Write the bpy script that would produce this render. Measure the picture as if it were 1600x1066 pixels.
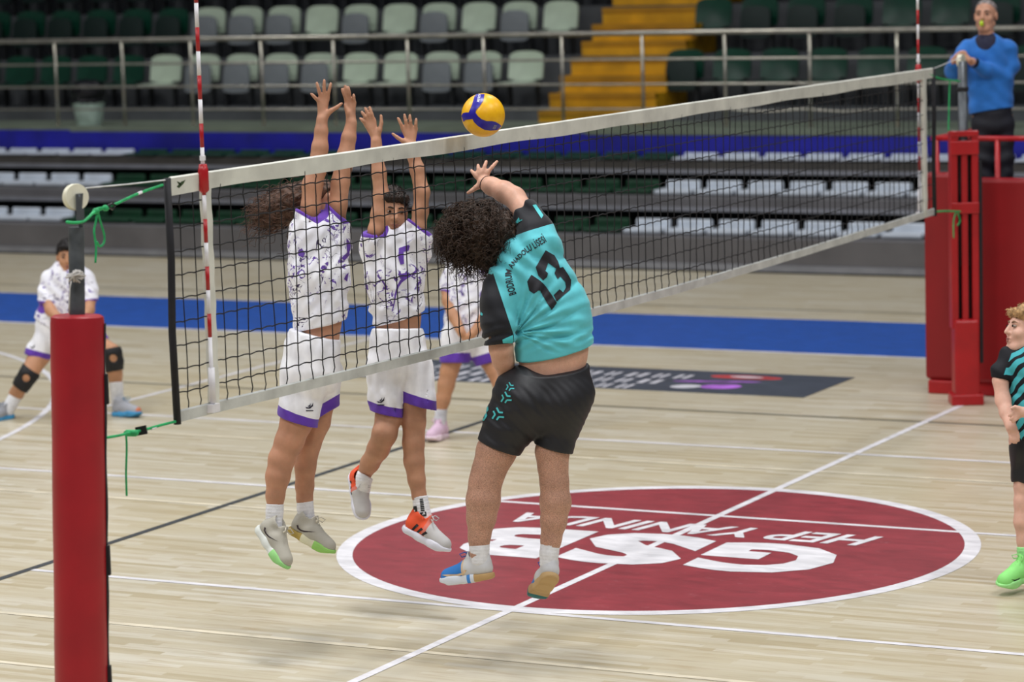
import bpy, bmesh, math, random
import numpy as np
from mathutils import Vector, Matrix
from mathutils.bvhtree import BVHTree

# ------------------------------------------------------------------ camera, world, light
random.seed(7); RNG = np.random.default_rng(7)
scene = bpy.context.scene
for o in list(bpy.data.objects): bpy.data.objects.remove(o)
COL = scene.collection
CAM = np.array([-10.4856, -6.8811, 3.3300]); YAW, PITCH, ROLL, FPX = 0.47793, -0.130217, -0.028136, 4660.8
FW = np.array([math.cos(PITCH)*math.cos(YAW), math.cos(PITCH)*math.sin(YAW), math.sin(PITCH)])
_r = np.cross(FW, [0, 0, 1]); _r /= np.linalg.norm(_r); _u = np.cross(_r, FW)
RT = math.cos(ROLL)*_r + math.sin(ROLL)*_u; UP = -math.sin(ROLL)*_r + math.cos(ROLL)*_u
cd = bpy.data.cameras.new('camera'); cam = bpy.data.objects.new('camera', cd); COL.objects.link(cam)
cd.sensor_width = 36; cd.lens = FPX/1600*36; cd.clip_end = 200
cd.dof.use_dof = True; cd.dof.focus_distance = 14.1; cd.dof.aperture_fstop = 2.6
cam.matrix_world = Matrix([[RT[i], UP[i], -FW[i], CAM[i]] for i in range(3)] + [[0, 0, 0, 1]])
scene.camera = cam
w = bpy.data.worlds.new('hall_ambient'); scene.world = w; w.use_nodes = True
w.node_tree.nodes['Background'].inputs[0].default_value = (.80, .86, 1.0, 1)
w.node_tree.nodes['Background'].inputs[1].default_value = .16
scene.view_settings.view_transform = 'Standard'; scene.view_settings.look = 'None'
scene.view_settings.exposure = 0.0; scene.view_settings.gamma = 1; scene.view_settings.use_curve_mapping = False
def lamp(x, y, z, size, power, col=(1, .995, .985), spread=130):
    l = bpy.data.lights.new('ceiling_lamp', 'AREA'); l.shape = 'SQUARE'; l.size = size; l.energy = power; l.color = col
    l.spread = math.radians(spread)
    o = bpy.data.objects.new('ceiling_lamp', l); COL.objects.link(o); o.location = (x, y, z)
for lx in (-5, 2, 9):
    for ly in (-7, 0, 7, 14): lamp(lx, ly, 9.5, 1.6, 165 if lx > 5 else 278, spread=150)
for ly in (2, 9, 16): lamp(16.5, ly, 9.5, 1.2, 130, spread=150)  # fill lamps added above the stand to brighten its seats

def pt(px, py, d):            # photo pixel + distance along the lens axis -> point
    return CAM + (FW + RT*((px-800)/FPX) + UP*((533-py)/FPX))*d
# ------------------------------------------------------------------ materials
def lin(c):
    return tuple(((v/255)/12.92 if v/255 <= .04045 else ((v/255+.055)/1.055)**2.4) for v in c) + (1,)
MATS = {}
class NT:
    def __init__(s, name):
        s.m = bpy.data.materials.new(name); s.m.use_nodes = True; s.t = s.m.node_tree; s.b = s.t.nodes['Principled BSDF']
    def n(s, ty, **kw):
        nd = s.t.nodes.new(ty)
        for k, v in kw.items():
            if k in nd.inputs: nd.inputs[k].default_value = v
            else: setattr(nd, k, v)
        return nd
    def l(s, a, b): s.t.links.new(a, b)
    def math(s, op, a, b=None):
        nd = s.n('ShaderNodeMath', operation=op)
        for i, v in enumerate((a, b)):
            if v is None: continue
            if isinstance(v, (int, float)): nd.inputs[i].default_value = v
            else: s.l(v, nd.inputs[i])
        return nd.outputs[0]
    def mix(s, f, a, b):
        nd = s.n('ShaderNodeMix', data_type='RGBA')
        for i, v in ((0, f), (6, a), (7, b)):
            if isinstance(v, (int, float, tuple)): nd.inputs[i].default_value = v
            else: s.l(v, nd.inputs[i])
        return nd.outputs[2]
    def noise(s, scale, detail=3, dist=0, vec=None, rough=.5):
        nd = s.n('ShaderNodeTexNoise', Scale=scale, Detail=detail, Distortion=dist, Roughness=rough)
        if vec is None: vec = s.n('ShaderNodeTexCoord').outputs['Object']
        s.l(vec, nd.inputs['Vector']); return nd.outputs[0]
    def ramp(s, f, stops, interp='LINEAR'):
        nd = s.n('ShaderNodeValToRGB'); r = nd.color_ramp; r.interpolation = interp
        while len(r.elements) < len(stops): r.elements.new(.5)
        for e, (p, c) in zip(r.elements, stops): e.position = p; e.color = c
        s.l(f, nd.inputs[0]); return nd.outputs[0]
    def attr(s, name):
        nd = s.n('ShaderNodeAttribute'); nd.attribute_name = name; return nd.outputs['Fac']
    def fin(s, col=None, rough=.6, metal=0, spec=.5, bump=None, bs=.3, bd=.01, sheen=0):
        if col is not None:
            if isinstance(col, tuple): s.b.inputs['Base Color'].default_value = col
            else: s.l(col, s.b.inputs['Base Color'])
        s.b.inputs['Roughness'].default_value = rough; s.b.inputs['Metallic'].default_value = metal
        s.b.inputs['Specular IOR Level'].default_value = spec
        if sheen: s.b.inputs['Sheen Weight'].default_value = sheen
        if bump is not None:
            nd = s.n('ShaderNodeBump', Strength=bs, Distance=bd); s.l(bump, nd.inputs['Height']); s.l(nd.outputs[0], s.b.inputs['Normal'])
        return s.m
def M(name, c, rough=.6, var=.12, scale=14, metal=0, spec=.5, bump=0, bd=.004):
    if name in MATS: return MATS[name]
    t = NT(name); f = t.noise(scale, 4)
    a = lin([v*(1-var) for v in c]); b = lin([min(255, v*(1+var)) for v in c])
    c_ = t.ramp(f, [(.3, a), (.7, b)])
    MATS[name] = t.fin(c_, rough, metal, spec, t.noise(scale*6, 3) if bump else None, bump, bd)
    return MATS[name]
def M_skin(name, c, hair=0.0):
    t = NT(name)
    f = t.noise(16, 5); c0 = t.ramp(f, [(.3, lin([v*.93 for v in c])), (.7, lin([min(255, v*1.05) for v in c]))])
    c1 = t.mix(t.math('MULTIPLY', t.ramp(t.noise(60, 3), [(.45, (0, 0, 0, 1)), (.75, (1, 1, 1, 1))]), .3), c0, lin([c[0], c[1]*.90, c[2]*.88]))
    if hair:
        h = t.ramp(t.noise(330, 2, .8), [(.35, (0, 0, 0, 1)), (.75, (1, 1, 1, 1))])
        c1 = t.mix(t.math('MULTIPLY', t.math('MULTIPLY', h, hair), t.attr('hairy')), c1, lin((70, 48, 32)))
    t.b.inputs['Subsurface Weight'].default_value = .08; t.b.inputs['Subsurface Radius'].default_value = (.02, .008, .004)
    return t.fin(c1, .5, 0, .35, t.noise(180, 2), .12, .002)
def M_jersey(name, seed):      # white cloth with printed violet splashes and dark twigs; violet trim by attribute
    t = NT(name); tc = t.n('ShaderNodeTexCoord').outputs['Object']
    mp = t.n('ShaderNodeMapping'); mp.inputs['Location'].default_value = (seed, seed*.7, seed*.3); t.l(tc, mp.inputs[0]); v = mp.outputs[0]
    base = t.ramp(t.noise(9, 3, vec=v), [(.3, lin((234, 234, 246))), (.7, lin((248, 248, 254)))])
    zone = t.ramp(t.noise(5.5, 2, vec=v), [(.42, (0, 0, 0, 1)), (.50, (1, 1, 1, 1))])
    spl = t.ramp(t.noise(19, 5, 1.9, v, .60), [(.56, (0, 0, 0, 1)), (.575, (1, 1, 1, 1))])
    c = t.mix(t.math('MULTIPLY', spl, zone), base, lin((98, 66, 158)))
    ln = t.math('ABSOLUTE', t.math('SUBTRACT', t.noise(8.5, 3, 1.2, v), .5))
    ln = t.math('LESS_THAN', ln, .010)
    zone2 = t.ramp(t.noise(6.3, 2, .5, v), [(.5, (0, 0, 0, 1)), (.53, (1, 1, 1, 1))])
    c = t.mix(t.math('MULTIPLY', ln, zone2), c, lin((58, 44, 92)))
    c = t.mix(t.math('GREATER_THAN', t.attr('trim'), 0), c, lin((104, 62, 172)))
    return t.fin(c, .75, 0, .25, t.noise(300, 2), .1, .002, .2)
def M_trim(name, c0, c1, attr='trim', rough=.7, spec=.3, var=.05):
    t = NT(name); f = t.noise(12, 4)
    a = t.ramp(f, [(.3, lin([v*(1-var) for v in c0])), (.7, lin([min(255, v*(1+var)) for v in c0]))])
    b = t.ramp(f, [(.3, lin([v*(1-var) for v in c1])), (.7, lin([min(255, v*(1+var)) for v in c1]))])
    return t.fin(t.mix(t.math('GREATER_THAN', t.attr(attr), 0), a, b), rough, 0, spec, t.noise(280, 2), .1, .002, .15)
def M_bands(name, attr, stops, rough=.6, tint=.06):  # colour zones along a stored coordinate
    t = NT(name)
    c = t.ramp(t.attr(attr), [(p, lin(k)) for p, k in stops], 'CONSTANT')
    c = t.mix(t.math('MULTIPLY', t.noise(60, 3), tint*2), c, lin((120, 115, 105)))
    return t.fin(c, rough, 0, .35, t.noise(350, 2), .2, .002)
def M_hair(name, c):
    t = NT(name); c_ = t.ramp(t.noise(45, 4), [(.3, lin([v*.55 for v in c])), (.75, lin([min(255, v*1.5) for v in c]))])
    return t.fin(c_, .55, 0, .3, t.noise(130, 3), .4, .004)

# ------------------------------------------------------------------ object helpers
def tag(o, label=None, cat=None, group=None, kind=None):
    if label: o['label'] = label
    if cat: o['category'] = cat
    if group: o['group'] = group
    if kind: o['kind'] = kind
    return o
def empty(name, loc, label=None, cat=None, group=None, kind=None):
    o = bpy.data.objects.new(name, None); o.empty_display_size = .1; o.location = loc; COL.objects.link(o)
    return tag(o, label, cat, group, kind)
WORLD = {}
def link(name, me, mat=None, parent=None, base=None):
    o = bpy.data.objects.new(name, me); COL.objects.link(o)
    if mat is not None: me.materials.append(mat)
    if parent is not None: o.parent = parent
    return o
def mesh_np(name, v, f, smooth=True, attrs=None):
    v = np.asarray(v, np.float32); f = np.asarray(f, np.int32); k = f.shape[1]
    me = bpy.data.meshes.new(name); me.vertices.add(len(v)); me.vertices.foreach_set('co', v.ravel())
    me.loops.add(f.size); me.loops.foreach_set('vertex_index', f.ravel())
    me.polygons.add(len(f)); me.polygons.foreach_set('loop_start', np.arange(0, f.size, k, dtype=np.int32))
    me.polygons.foreach_set('loop_total', np.full(len(f), k, np.int32))
    me.update(calc_edges=True); me.validate()
    if smooth: me.polygons.foreach_set('use_smooth', np.ones(len(f), bool))
    for n, a in (attrs or {}).items():
        at = me.attributes.new(n, 'FLOAT', 'POINT'); at.data.foreach_set('value', np.asarray(a, np.float32))
    return me
class MB:                     # collects simple shapes into one mesh
    def __init__(s): s.v = []; s.f = []
    def raw(s, v, f):
        n = len(s.v); s.v += [tuple(map(float, p)) for p in v]; s.f += [tuple(i+n for i in q) for q in f]; return s
    def box(s, lo, hi, R=None, c=None):
        (a, b, c0), (d, e, g) = lo, hi
        v = [(x, y, z) for x in (a, d) for y in (b, e) for z in (c0, g)]
        if R is not None: v = [np.asarray(c)+R@np.asarray(p) for p in v]
        return s.raw(v, [(0, 1, 3, 2), (4, 6, 7, 5), (0, 4, 5, 1), (2, 3, 7, 6), (0, 2, 6, 4), (1, 5, 7, 3)])
    def tube(s, pts, r, n=8, caps=True, flat=None):
        P = np.asarray(pts, float); m = len(P); r = np.broadcast_to(np.asarray(r, float), (m,))
        T = np.gradient(P, axis=0); T /= np.linalg.norm(T, axis=1)[:, None]+1e-12
        u = np.cross(T[0], [0, 0, 1.]);
        if np.linalg.norm(u) < .1: u = np.cross(T[0], [1., 0, 0])
        ring = []
        for i in range(m):
            u = u-T[i]*(u@T[i]); u /= np.linalg.norm(u); w_ = np.cross(T[i], u)
            for j in range(n):
                a = 2*math.pi*j/n; ring.append(P[i]+r[i]*(math.cos(a)*u+math.sin(a)*w_*(flat or 1)))
        f = [(i*n+j, i*n+(j+1) % n, (i+1)*n+(j+1) % n, (i+1)*n+j) for i in range(m-1) for j in range(n)]
        if caps: f += [tuple(range(n-1, -1, -1)), tuple(range((m-1)*n, m*n))]
        return s.raw(ring, f)
    def lathe(s, prof, c=(0, 0, 0), n=24, R=None):
        c = np.asarray(c, float); R = np.eye(3) if R is None else R; v = []; m = len(prof)
        for r, z in prof:
            for j in range(n):
                a = 2*math.pi*j/n; v.append(c+R@np.array([r*math.cos(a), r*math.sin(a), z]))
        f = [(i*n+j, i*n+(j+1) % n, (i+1)*n+(j+1) % n, (i+1)*n+j) for i in range(m-1) for j in range(n)]
        f += [tuple(range(n-1, -1, -1)), tuple(range((m-1)*n, m*n))]
        return s.raw(v, f)
    def build(s, name, mat, parent=None, off=(0, 0, 0), smooth=False, bevel=0, loc=None):
        me = bpy.data.meshes.new(name)
        me.from_pydata([tuple(np.asarray(p)-np.asarray(off)) for p in s.v], [], s.f); me.update()
        if smooth:
            me.polygons.foreach_set('use_smooth', [True]*len(me.polygons))
            if smooth == 'auto': me.set_sharp_from_angle(angle=math.radians(40))
        o = link(name, me, mat, parent)
        if bevel:
            b = o.modifiers.new('bevel', 'BEVEL'); b.width = bevel; b.segments = 2; b.limit_method = 'ANGLE'
        if loc is not None: o.location = loc
        return o
def dup(o, parent=None):
    c = o.copy(); COL.objects.link(c)
    if parent is not None: c.parent = parent
    return c
def rotz(a): c, s_ = math.cos(a), math.sin(a); return np.array([[c, -s_, 0], [s_, c, 0], [0, 0, 1.]])
def basis(x, up):             # columns: x, y, z
    x = np.asarray(x, float); x = x/np.linalg.norm(x); z = np.asarray(up, float); z = z-x*(z@x); z /= np.linalg.norm(z)
    return np.stack([x, np.cross(z, x), z], 1)

# ------------------------------------------------------------------ implicit surfaces for bodies and clothes
class Sdf:
    def __init__(s, h): s.h = h; s.p = []
    def cap(s, a, b, ra, rb=None, k=.02, n=None, f=1., cuts=(), sub=False):
        a = np.asarray(a, float); b = np.asarray(b, float); rb = ra if rb is None else rb
        R = max(ra, rb)/min(1, f) if n is not None else max(ra, rb)
        s.p.append(('c', (a, b, ra, rb, None if n is None else np.asarray(n, float)/np.linalg.norm(n), f), np.minimum(a, b)-R, np.maximum(a, b)+R, k, cuts, sub)); return s
    def ell(s, c, r, R=None, k=.02, cuts=(), sub=False):
        c = np.asarray(c, float); r = np.asarray(r, float); m = r.max(); R = np.eye(3) if R is None else R
        s.p.append(('e', (c, r, R), c-m, c+m, k, cuts, sub)); return s
    def chain(s, pts, k=.02, n=None, f=1., cuts_last=(), cuts_first=(), cuts=()):
        for i in range(len(pts)-1):
            (a, ra), (b, rb) = pts[i], pts[i+1]
            c = list(cuts)
            if i == len(pts)-2: c += list(cuts_last)
            if i == 0: c += list(cuts_first)
            s.cap(a, b, ra, rb, k if i else k, n, f, c)
        return s
    def mesh(s, disp=None):
        h = s.h; INIT = .04
        lo = np.min([p[2] for p in s.p if not p[6]], axis=0)-4*h; hi = np.max([p[3] for p in s.p if not p[6]], axis=0)+4*h
        n = np.ceil((hi-lo)/h).astype(int)+1
        F = np.full(n, INIT, np.float32); ax = [(lo[i]+h*np.arange(n[i])).astype(np.float32) for i in range(3)]
        for ty, q, a, b, k, cuts, sub in s.p:
            m = INIT+k; i0 = np.clip(((a-m-lo)/h).astype(int), 0, n-1); i1 = np.clip(np.ceil((b+m-lo)/h).astype(int)+1, 1, n)
            if (i1 <= i0).any(): continue
            sl = tuple(slice(i0[i], i1[i]) for i in range(3))
            X, Y, Z = ax[0][sl[0]][:, None, None], ax[1][sl[1]][None, :, None], ax[2][sl[2]][None, None, :]
            if ty == 'c':
                A, B, ra, rb, nn, fl = q; d = B-A; L = d@d+1e-12
                x, y, z = X-A[0], Y-A[1], Z-A[2]
                t = np.clip((x*d[0]+y*d[1]+z*d[2])/L, 0, 1)
                vx, vy, vz = x-t*d[0], y-t*d[1], z-t*d[2]
                D = vx*vx+vy*vy+vz*vz
                if nn is not None:
                    e = vx*nn[0]+vy*nn[1]+vz*nn[2]; D = D+(fl*fl-1)*e*e
                D = np.sqrt(D)-(ra+(rb-ra)*t)
            else:
                c, r, R = q; x, y, z = X-c[0], Y-c[1], Z-c[2]
                u = [(x*R[0, i]+y*R[1, i]+z*R[2, i]) for i in range(3)]
                k0 = np.sqrt(sum((u[i]/r[i])**2 for i in range(3))); k1 = np.sqrt(sum((u[i]/r[i]**2)**2 for i in range(3)))+1e-6
                D = k0*(k0-1)/k1
            for p0, nn in cuts:
                D = np.maximum(D, (X-p0[0])*nn[0]+(Y-p0[1])*nn[1]+(Z-p0[2])*nn[2])
            G = F[sl]
            if sub:
                D = -D; hh = np.maximum(k-np.abs(G-D), 0); F[sl] = np.maximum(G, D)+hh*hh/(4*k)
            else:
                hh = np.maximum(k-np.abs(G-D), 0); F[sl] = np.minimum(G, D)-hh*hh/(4*k)
        if disp is not None:
            idx = np.nonzero(np.abs(F) < .03); P = np.stack([ax[i][idx[i]] for i in range(3)], 1); F[idx] += disp(P)
        ins = F < 0
        cnt = np.zeros(n-1, np.int8)
        for i in (0, 1):
            for j in (0, 1):
                for k in (0, 1): cnt += ins[i:n[0]-1+i, j:n[1]-1+j, k:n[2]-1+k]
        act = np.nonzero((cnt > 0) & (cnt < 8)); C = np.stack(act, 1); N = len(C)
        ID = np.full(n-1, -1, np.int32); ID[act] = np.arange(N)
        acc = np.zeros((N, 3)); w_ = np.zeros(N)
        cor = [(i, j, k) for i in (0, 1) for j in (0, 1) for k in (0, 1)]
        val = {c: F[C[:, 0]+c[0], C[:, 1]+c[1], C[:, 2]+c[2]] for c in cor}
        for c in cor:
            for axi in range(3):
                if c[axi]: continue
                e = list(c); e[axi] = 1; e = tuple(e); a, b = val[c], val[e]; m = (a < 0) != (b < 0)
                t = np.where(m, a/np.where(a == b, 1, a-b), 0)
                p = np.tile(np.array(c, float), (N, 1)); p[:, axi] += t
                acc[m] += p[m]; w_ += m
        V = lo+h*(C+acc/w_[:, None])
        fs = []
        for axi in range(3):
            o1, o2 = [(1, 2), (2, 0), (0, 1)][axi]
            sa = [slice(1, -1)]*3; sa[axi] = slice(0, -1); sb = [slice(1, -1)]*3; sb[axi] = slice(1, None)
            A, B = ins[tuple(sa)], ins[tuple(sb)]
            for flip, mk in ((False, A & ~B), (True, ~A & B)):
                q = np.stack(np.nonzero(mk), 1)
                off = np.array([1, 1, 1]); off[axi] = 0; q = q+off
                d1 = np.zeros(3, int); d1[o1] = 1; d2 = np.zeros(3, int); d2[o2] = 1
                ids = [ID[tuple((q-e).T)] for e in (d1+d2, d2, 0*d1, d1)]
                if flip: ids = ids[::-1]
                fs.append(np.stack(ids, 1))
        Q = np.concatenate(fs); Q = Q[(Q >= 0).all(1)]
        for _ in range(1):       # one light smoothing pass
            S = np.zeros_like(V); cn = np.zeros(len(V))
            for i in range(4):
                a, b = Q[:, i], Q[:, (i+1) % 4]
                for d_ in range(3): S[:, d_] += np.bincount(a, V[b, d_], len(V))
                cn += np.bincount(a, minlength=len(V))
            ok = cn > 0; V[ok] = V[ok]*.55+.45*S[ok]/cn[ok][:, None]
        return V, Q
def sdf_obj(name, sdf, mat, parent, base, attrs=None, disp=None, keep=()):
    dd = disp
    if disp is not None and keep:
        def dd(P):
            w_ = np.ones(len(P))
            for p0, n_ in keep: w_ *= np.clip(np.abs((P-p0)@n_)/.03-.15, 0, 1)
            return disp(P)*w_
    V, Q = sdf.mesh(dd)
    at = {n: fn(V) for n, fn in (attrs or {}).items()}
    me = mesh_np(name, V-np.asarray(base), Q, True, at); o = link(name, me, mat, parent)
    WORLD[o.name] = (V, Q); return o
_bv = {}
def bvh(o):
    if o.name not in _bv:
        V, Q = WORLD[o.name]; _bv[o.name] = BVHTree.FromPolygons([tuple(v) for v in V], [tuple(q) for q in Q.tolist()])
    return _bv[o.name]
def poly2d(polys, cell):      # triangulated and gridded 2D outlines -> verts, tris
    bm = bmesh.new()
    for P in polys:
        bm.faces.new([bm.verts.new((x, y, 0)) for x, y in P]).normal_update()
    bmesh.ops.triangulate(bm, faces=bm.faces[:])
    return grid_bm(bm, cell)
def grid_bm(bm, cell):
    xs = [v.co.x for v in bm.verts]; ys = [v.co.y for v in bm.verts]
    for a, (l0, l1) in enumerate(((min(xs), max(xs)), (min(ys), max(ys)))):
        c = l0+cell
        while c < l1:
            no = (1, 0, 0) if a == 0 else (0, 1, 0); co = (c, 0, 0) if a == 0 else (0, c, 0)
            bmesh.ops.bisect_plane(bm, geom=bm.verts[:]+bm.edges[:]+bm.faces[:], plane_co=co, plane_no=no); c += cell
    bmesh.ops.triangulate(bm, faces=bm.faces[:]); bm.verts.ensure_lookup_table(); bm.verts.index_update()
    v = [(q.co.x, q.co.y) for q in bm.verts]; f = [tuple(q.index for q in fc.verts) for fc in bm.faces]; bm.free()
    return v, f
def lay(name, verts2, tris, target, mat, parent, base, off=.0025):   # lay a flat print onto a garment where those pixels lie
    tr = bvh(target); P = []; ok = []
    for x, y in verts2:
        d = FW+RT*((x-800)/FPX)+UP*((533-y)/FPX); dv = Vector(d).normalized()
        hit, nor, ix, ds = tr.ray_cast(Vector(CAM), dv)
        if hit is None: ok.append(False); P.append(np.zeros(3))
        else:
            nv = np.array(nor); nv = nv if nv@d < 0 else -nv
            ok.append(True); P.append(np.array(hit)+nv*off)
    P = np.array(P)
    T = [t for t in tris if all(ok[i] for i in t) and max(np.linalg.norm(P[t[0]]-P[t[1]]), np.linalg.norm(P[t[1]]-P[t[2]])) < .06]
    if not T: return None
    used = sorted({i for t in T for i in t}); mp = {j: i for i, j in enumerate(used)}
    me = mesh_np(name, P[used]-np.asarray(base), np.array([[mp[i] for i in t] for t in T]), True)
    return link(name, me, mat, parent)
def decal(name, polys, target, mat, parent, base, cell=3.0):
    v, f = poly2d(polys, cell); return lay(name, v, f, target, mat, parent, base)
def text_bm(body, offset=0, shear=0, space=1):
    c = bpy.data.curves.new('t', 'FONT'); c.body = body; c.offset = offset; c.shear = shear; c.space_character = space; c.resolution_u = 3
    o = bpy.data.objects.new('t', c); COL.objects.link(o); bpy.context.view_layer.update()
    me = bpy.data.meshes.new_from_object(o.evaluated_get(bpy.context.evaluated_depsgraph_get()))
    bm = bmesh.new(); bm.from_mesh(me); bpy.data.objects.remove(o); bpy.data.curves.remove(c); bpy.data.meshes.remove(me)
    return bm
# ------------------------------------------------------------------ floor and its painted markings
def mat_floor():
    t = NT('maple_strips'); g = t.n('ShaderNodeNewGeometry').outputs['Position']
    sp = t.n('ShaderNodeSeparateXYZ'); t.l(g, sp.inputs[0]); X, Y = sp.outputs[0], sp.outputs[1]
    strip = t.math('FLOOR', t.math('DIVIDE', X, .05))
    wn = t.n('ShaderNodeTexWhiteNoise', noise_dimensions='1D'); t.l(strip, wn.inputs['W'])
    yy = t.math('ADD', t.math('DIVIDE', Y, .55), t.math('MULTIPLY', wn.outputs[0], 13.7))
    cb = t.n('ShaderNodeCombineXYZ'); t.l(strip, cb.inputs[0]); t.l(t.math('FLOOR', yy), cb.inputs[1])
    w2 = t.n('ShaderNodeTexWhiteNoise', noise_dimensions='2D'); t.l(cb.outputs[0], w2.inputs['Vector'])
    mp = t.n('ShaderNodeMapping'); mp.inputs['Scale'].default_value = (16, 1.5, 1); t.l(g, mp.inputs[0])
    grain = t.noise(2.2, 5, .8, mp.outputs[0]); big = t.noise(.25, 3, 0, g)
    mp2 = t.n('ShaderNodeMapping'); mp2.inputs['Scale'].default_value = (1.6, .35, 1); t.l(g, mp2.inputs[0])
    c = t.ramp(w2.outputs[0], [(0, lin((180, 168, 140))), (.2, lin((192, 182, 157))), (.7, lin((198, 190, 169))), (1, lin((207, 201, 184)))])
    c = t.mix(t.math('MULTIPLY', t.ramp(grain, [(.5, (0, 0, 0, 1)), (.78, (1, 1, 1, 1))]), .55), c, lin((160, 134, 96)))
    c = t.mix(t.math('MULTIPLY', t.ramp(big, [(.4, (0, 0, 0, 1)), (.7, (1, 1, 1, 1))]), .25), c, lin((196, 178, 134)))
    sc = t.ramp(t.noise(5, 6, 2.5, mp2.outputs[0], .7), [(.70, (0, 0, 0, 1)), (.74, (1, 1, 1, 1))])
    c = t.mix(t.math('MULTIPLY', sc, .5), c, lin((120, 104, 84)))
    return t.fin(c, .34, 0, .4, grain, .04, .002)
def mat_paint(name, c, wear=.35, under=(196, 178, 140), rough=.4):
    t = NT(name); g = t.n('ShaderNodeNewGeometry').outputs['Position']
    mp = t.n('ShaderNodeMapping'); mp.inputs['Scale'].default_value = (3, 1.2, 1); t.l(g, mp.inputs[0])
    a = t.ramp(t.noise(4, 5, .6, mp.outputs[0]), [(.3, lin([v*.9 for v in c])), (.7, lin([min(255, v*1.06) for v in c]))])
    wr = t.ramp(t.noise(9, 6, 1.5, mp.outputs[0], .7), [(.6, (0, 0, 0, 1)), (.72, (1, 1, 1, 1))])
    return t.fin(t.mix(t.math('MULTIPLY', wr, wear), a, lin(under)), rough, 0, .4)
FLOOR = tag(MB().box((-14, -14, -.05), (25.5, 24.2, 0)).build('floor', mat_floor()), kind='structure')
P_WHITE = mat_paint('white_line_paint', (228, 226, 230), .25); P_CREAM = mat_paint('cream_line_paint', (224, 214, 190), .4)
P_DARK = mat_paint('charcoal_line_paint', (62, 66, 70), .3); P_GREY = mat_paint('grey_line_paint', (122, 116, 100), .4)
P_RED = mat_paint('crimson_circle_paint', (144, 54, 62), .75, (176, 106, 112)); P_BLUE = mat_paint('blue_border_paint', (34, 84, 172), .1, (60, 100, 170))
def strip(x0, y0, x1, y1, z, m, name='court_line'):
    return MB().raw([(x0, y0, z), (x1, y0, z), (x1, y1, z), (x0, y1, z)], [(0, 1, 2, 3)]).build(name, m, FLOOR)
def disc(r0, r1, z, m, name, n=128, c=(4.5, 0), a0=0, a1=2*math.pi):
    v = []; f = []
    for i in range(n+1):
        a = a0+(a1-a0)*i/n
        v += [(c[0]+r0*math.cos(a), c[1]+r0*math.sin(a), z), (c[0]+r1*math.cos(a), c[1]+r1*math.sin(a), z)]
    f = [(2*i, 2*i+1, 2*i+3, 2*i+2) for i in range(n)]
    return MB().raw(v, f).build(name, m, FLOOR)
strip(12.05, -14, 14.1, 20, .0010, P_BLUE, 'blue_border')
strip(12.0, -14, 12.06, 20, .0014, P_WHITE); strip(14.1, -14, 14.15, 20, .0012, P_CREAM); strip(14.72, -14, 14.77, 20, .001, P_GREY)
disc(.001, 1.76, .0012, P_RED, 'centre_circle_fill'); disc(1.71, 1.80, .0018, P_WHITE, 'centre_circle_ring')
strip(-3, -.025, 12, .025, .0024, P_WHITE)
for x, y0, y1, m, wd in ((1.74, -14, 14, P_CREAM, .045), (2.69, -14, 3.0, P_WHITE, .045), (.84, 1.2, 14, P_CREAM, .04), (4.70, 1.78, 14, P_CREAM, .045),
                      (5.37, -14, 14, P_WHITE, .045), (6.94, -14, 14, P_CREAM, .04), (7.62, -14, 14, P_WHITE, .045)):
    strip(x-wd/2, y0, x+wd/2, y1, .0020, m)
strip(9-.025, -9, 9+.025, 9, .0022, P_GREY); strip(-1.5, 2.975, 9, 3.025, .0026, P_DARK)
strip(7.62, 6.08, 12, 6.13, .0021, P_WHITE)
disc(6.72, 6.77, .0023, P_WHITE, 'three_point_arc', 96, (4.5, 12.43), math.radians(180), math.radians(360))
# lettering painted in the circle: reads from the far side (text right = +Y, text up = -X)
def floor_text(body, box, m, name, parent, off=.02, shear=0, z=.0030):
    bm = text_bm(body, off, shear); xs = [v.co.x for v in bm.verts]; ys = [v.co.y for v in bm.verts]
    x0, x1, y0, y1 = min(xs), max(xs), min(ys), max(ys); (ya, yb, xa, xb) = box     # ya..yb along text, xa = bottom X, xb = top X
    for v in bm.verts:
        v.co = (xa+(xb-xa)*(v.co.y-y0)/(y1-y0), ya+(yb-ya)*(v.co.x-x0)/(x1-x0), z)
    bmesh.ops.recalc_face_normals(bm, faces=bm.faces[:])
    for f in bm.faces:
        if f.normal.z < 0: f.normal_flip()
    me = bpy.data.meshes.new(name); bm.to_mesh(me); bm.free(); return link(name, me, m, parent)
logo = disc(.001, .012, .0016, P_RED, 'circle_lettering', 8, (4.5, 0))
floor_text('G', (-1.12, -.36, 4.72, 3.94), P_WHITE, 'letter', logo, .05); floor_text('S', (-.30, .42, 4.76, 3.90), P_WHITE, 'letter', logo, .05)
floor_text('B', (.46, 1.10, 4.70, 3.90), P_WHITE, 'letter', logo, .05)
floor_text('HEP YANINDA', (-1.13, 1.12, 5.09, 4.81), P_WHITE, 'slogan', logo, .022, .25)
# dark advertising sheet stuck on the floor
AD = tag(MB().box((9.80, 1.22, .0), (10.86, 5.15, .004)).build('floor_banner', mat_paint('charcoal_vinyl', (70, 76, 88), .2, (92, 96, 110))), 'dark charcoal advertising sheet with white lettering stuck flat on the court floor', 'floor sticker')
mw = mat_paint('white_vinyl_print', (215, 214, 222), .3, (120, 122, 132)); mpu = M('violet_vinyl_print', (150, 90, 180), .5, .3, 5); mre = M('red_vinyl_print', (180, 58, 60), .5, .2, 5)
def ell_patch(cx, cy, rx, ry, m, name, z=.0046, a=0):
    v = [(cx, cy, z)]+[(cx+rx*math.cos(t)*math.cos(a)-ry*math.sin(t)*math.sin(a), cy+rx*math.cos(t)*math.sin(a)+ry*math.sin(t)*math.cos(a), z) for t in np.linspace(0, 2*math.pi, 25)[:-1]]
    return MB().raw(v, [(0, i, i % 24+1) for i in range(1, 25)]).build(name, m, AD)
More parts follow.
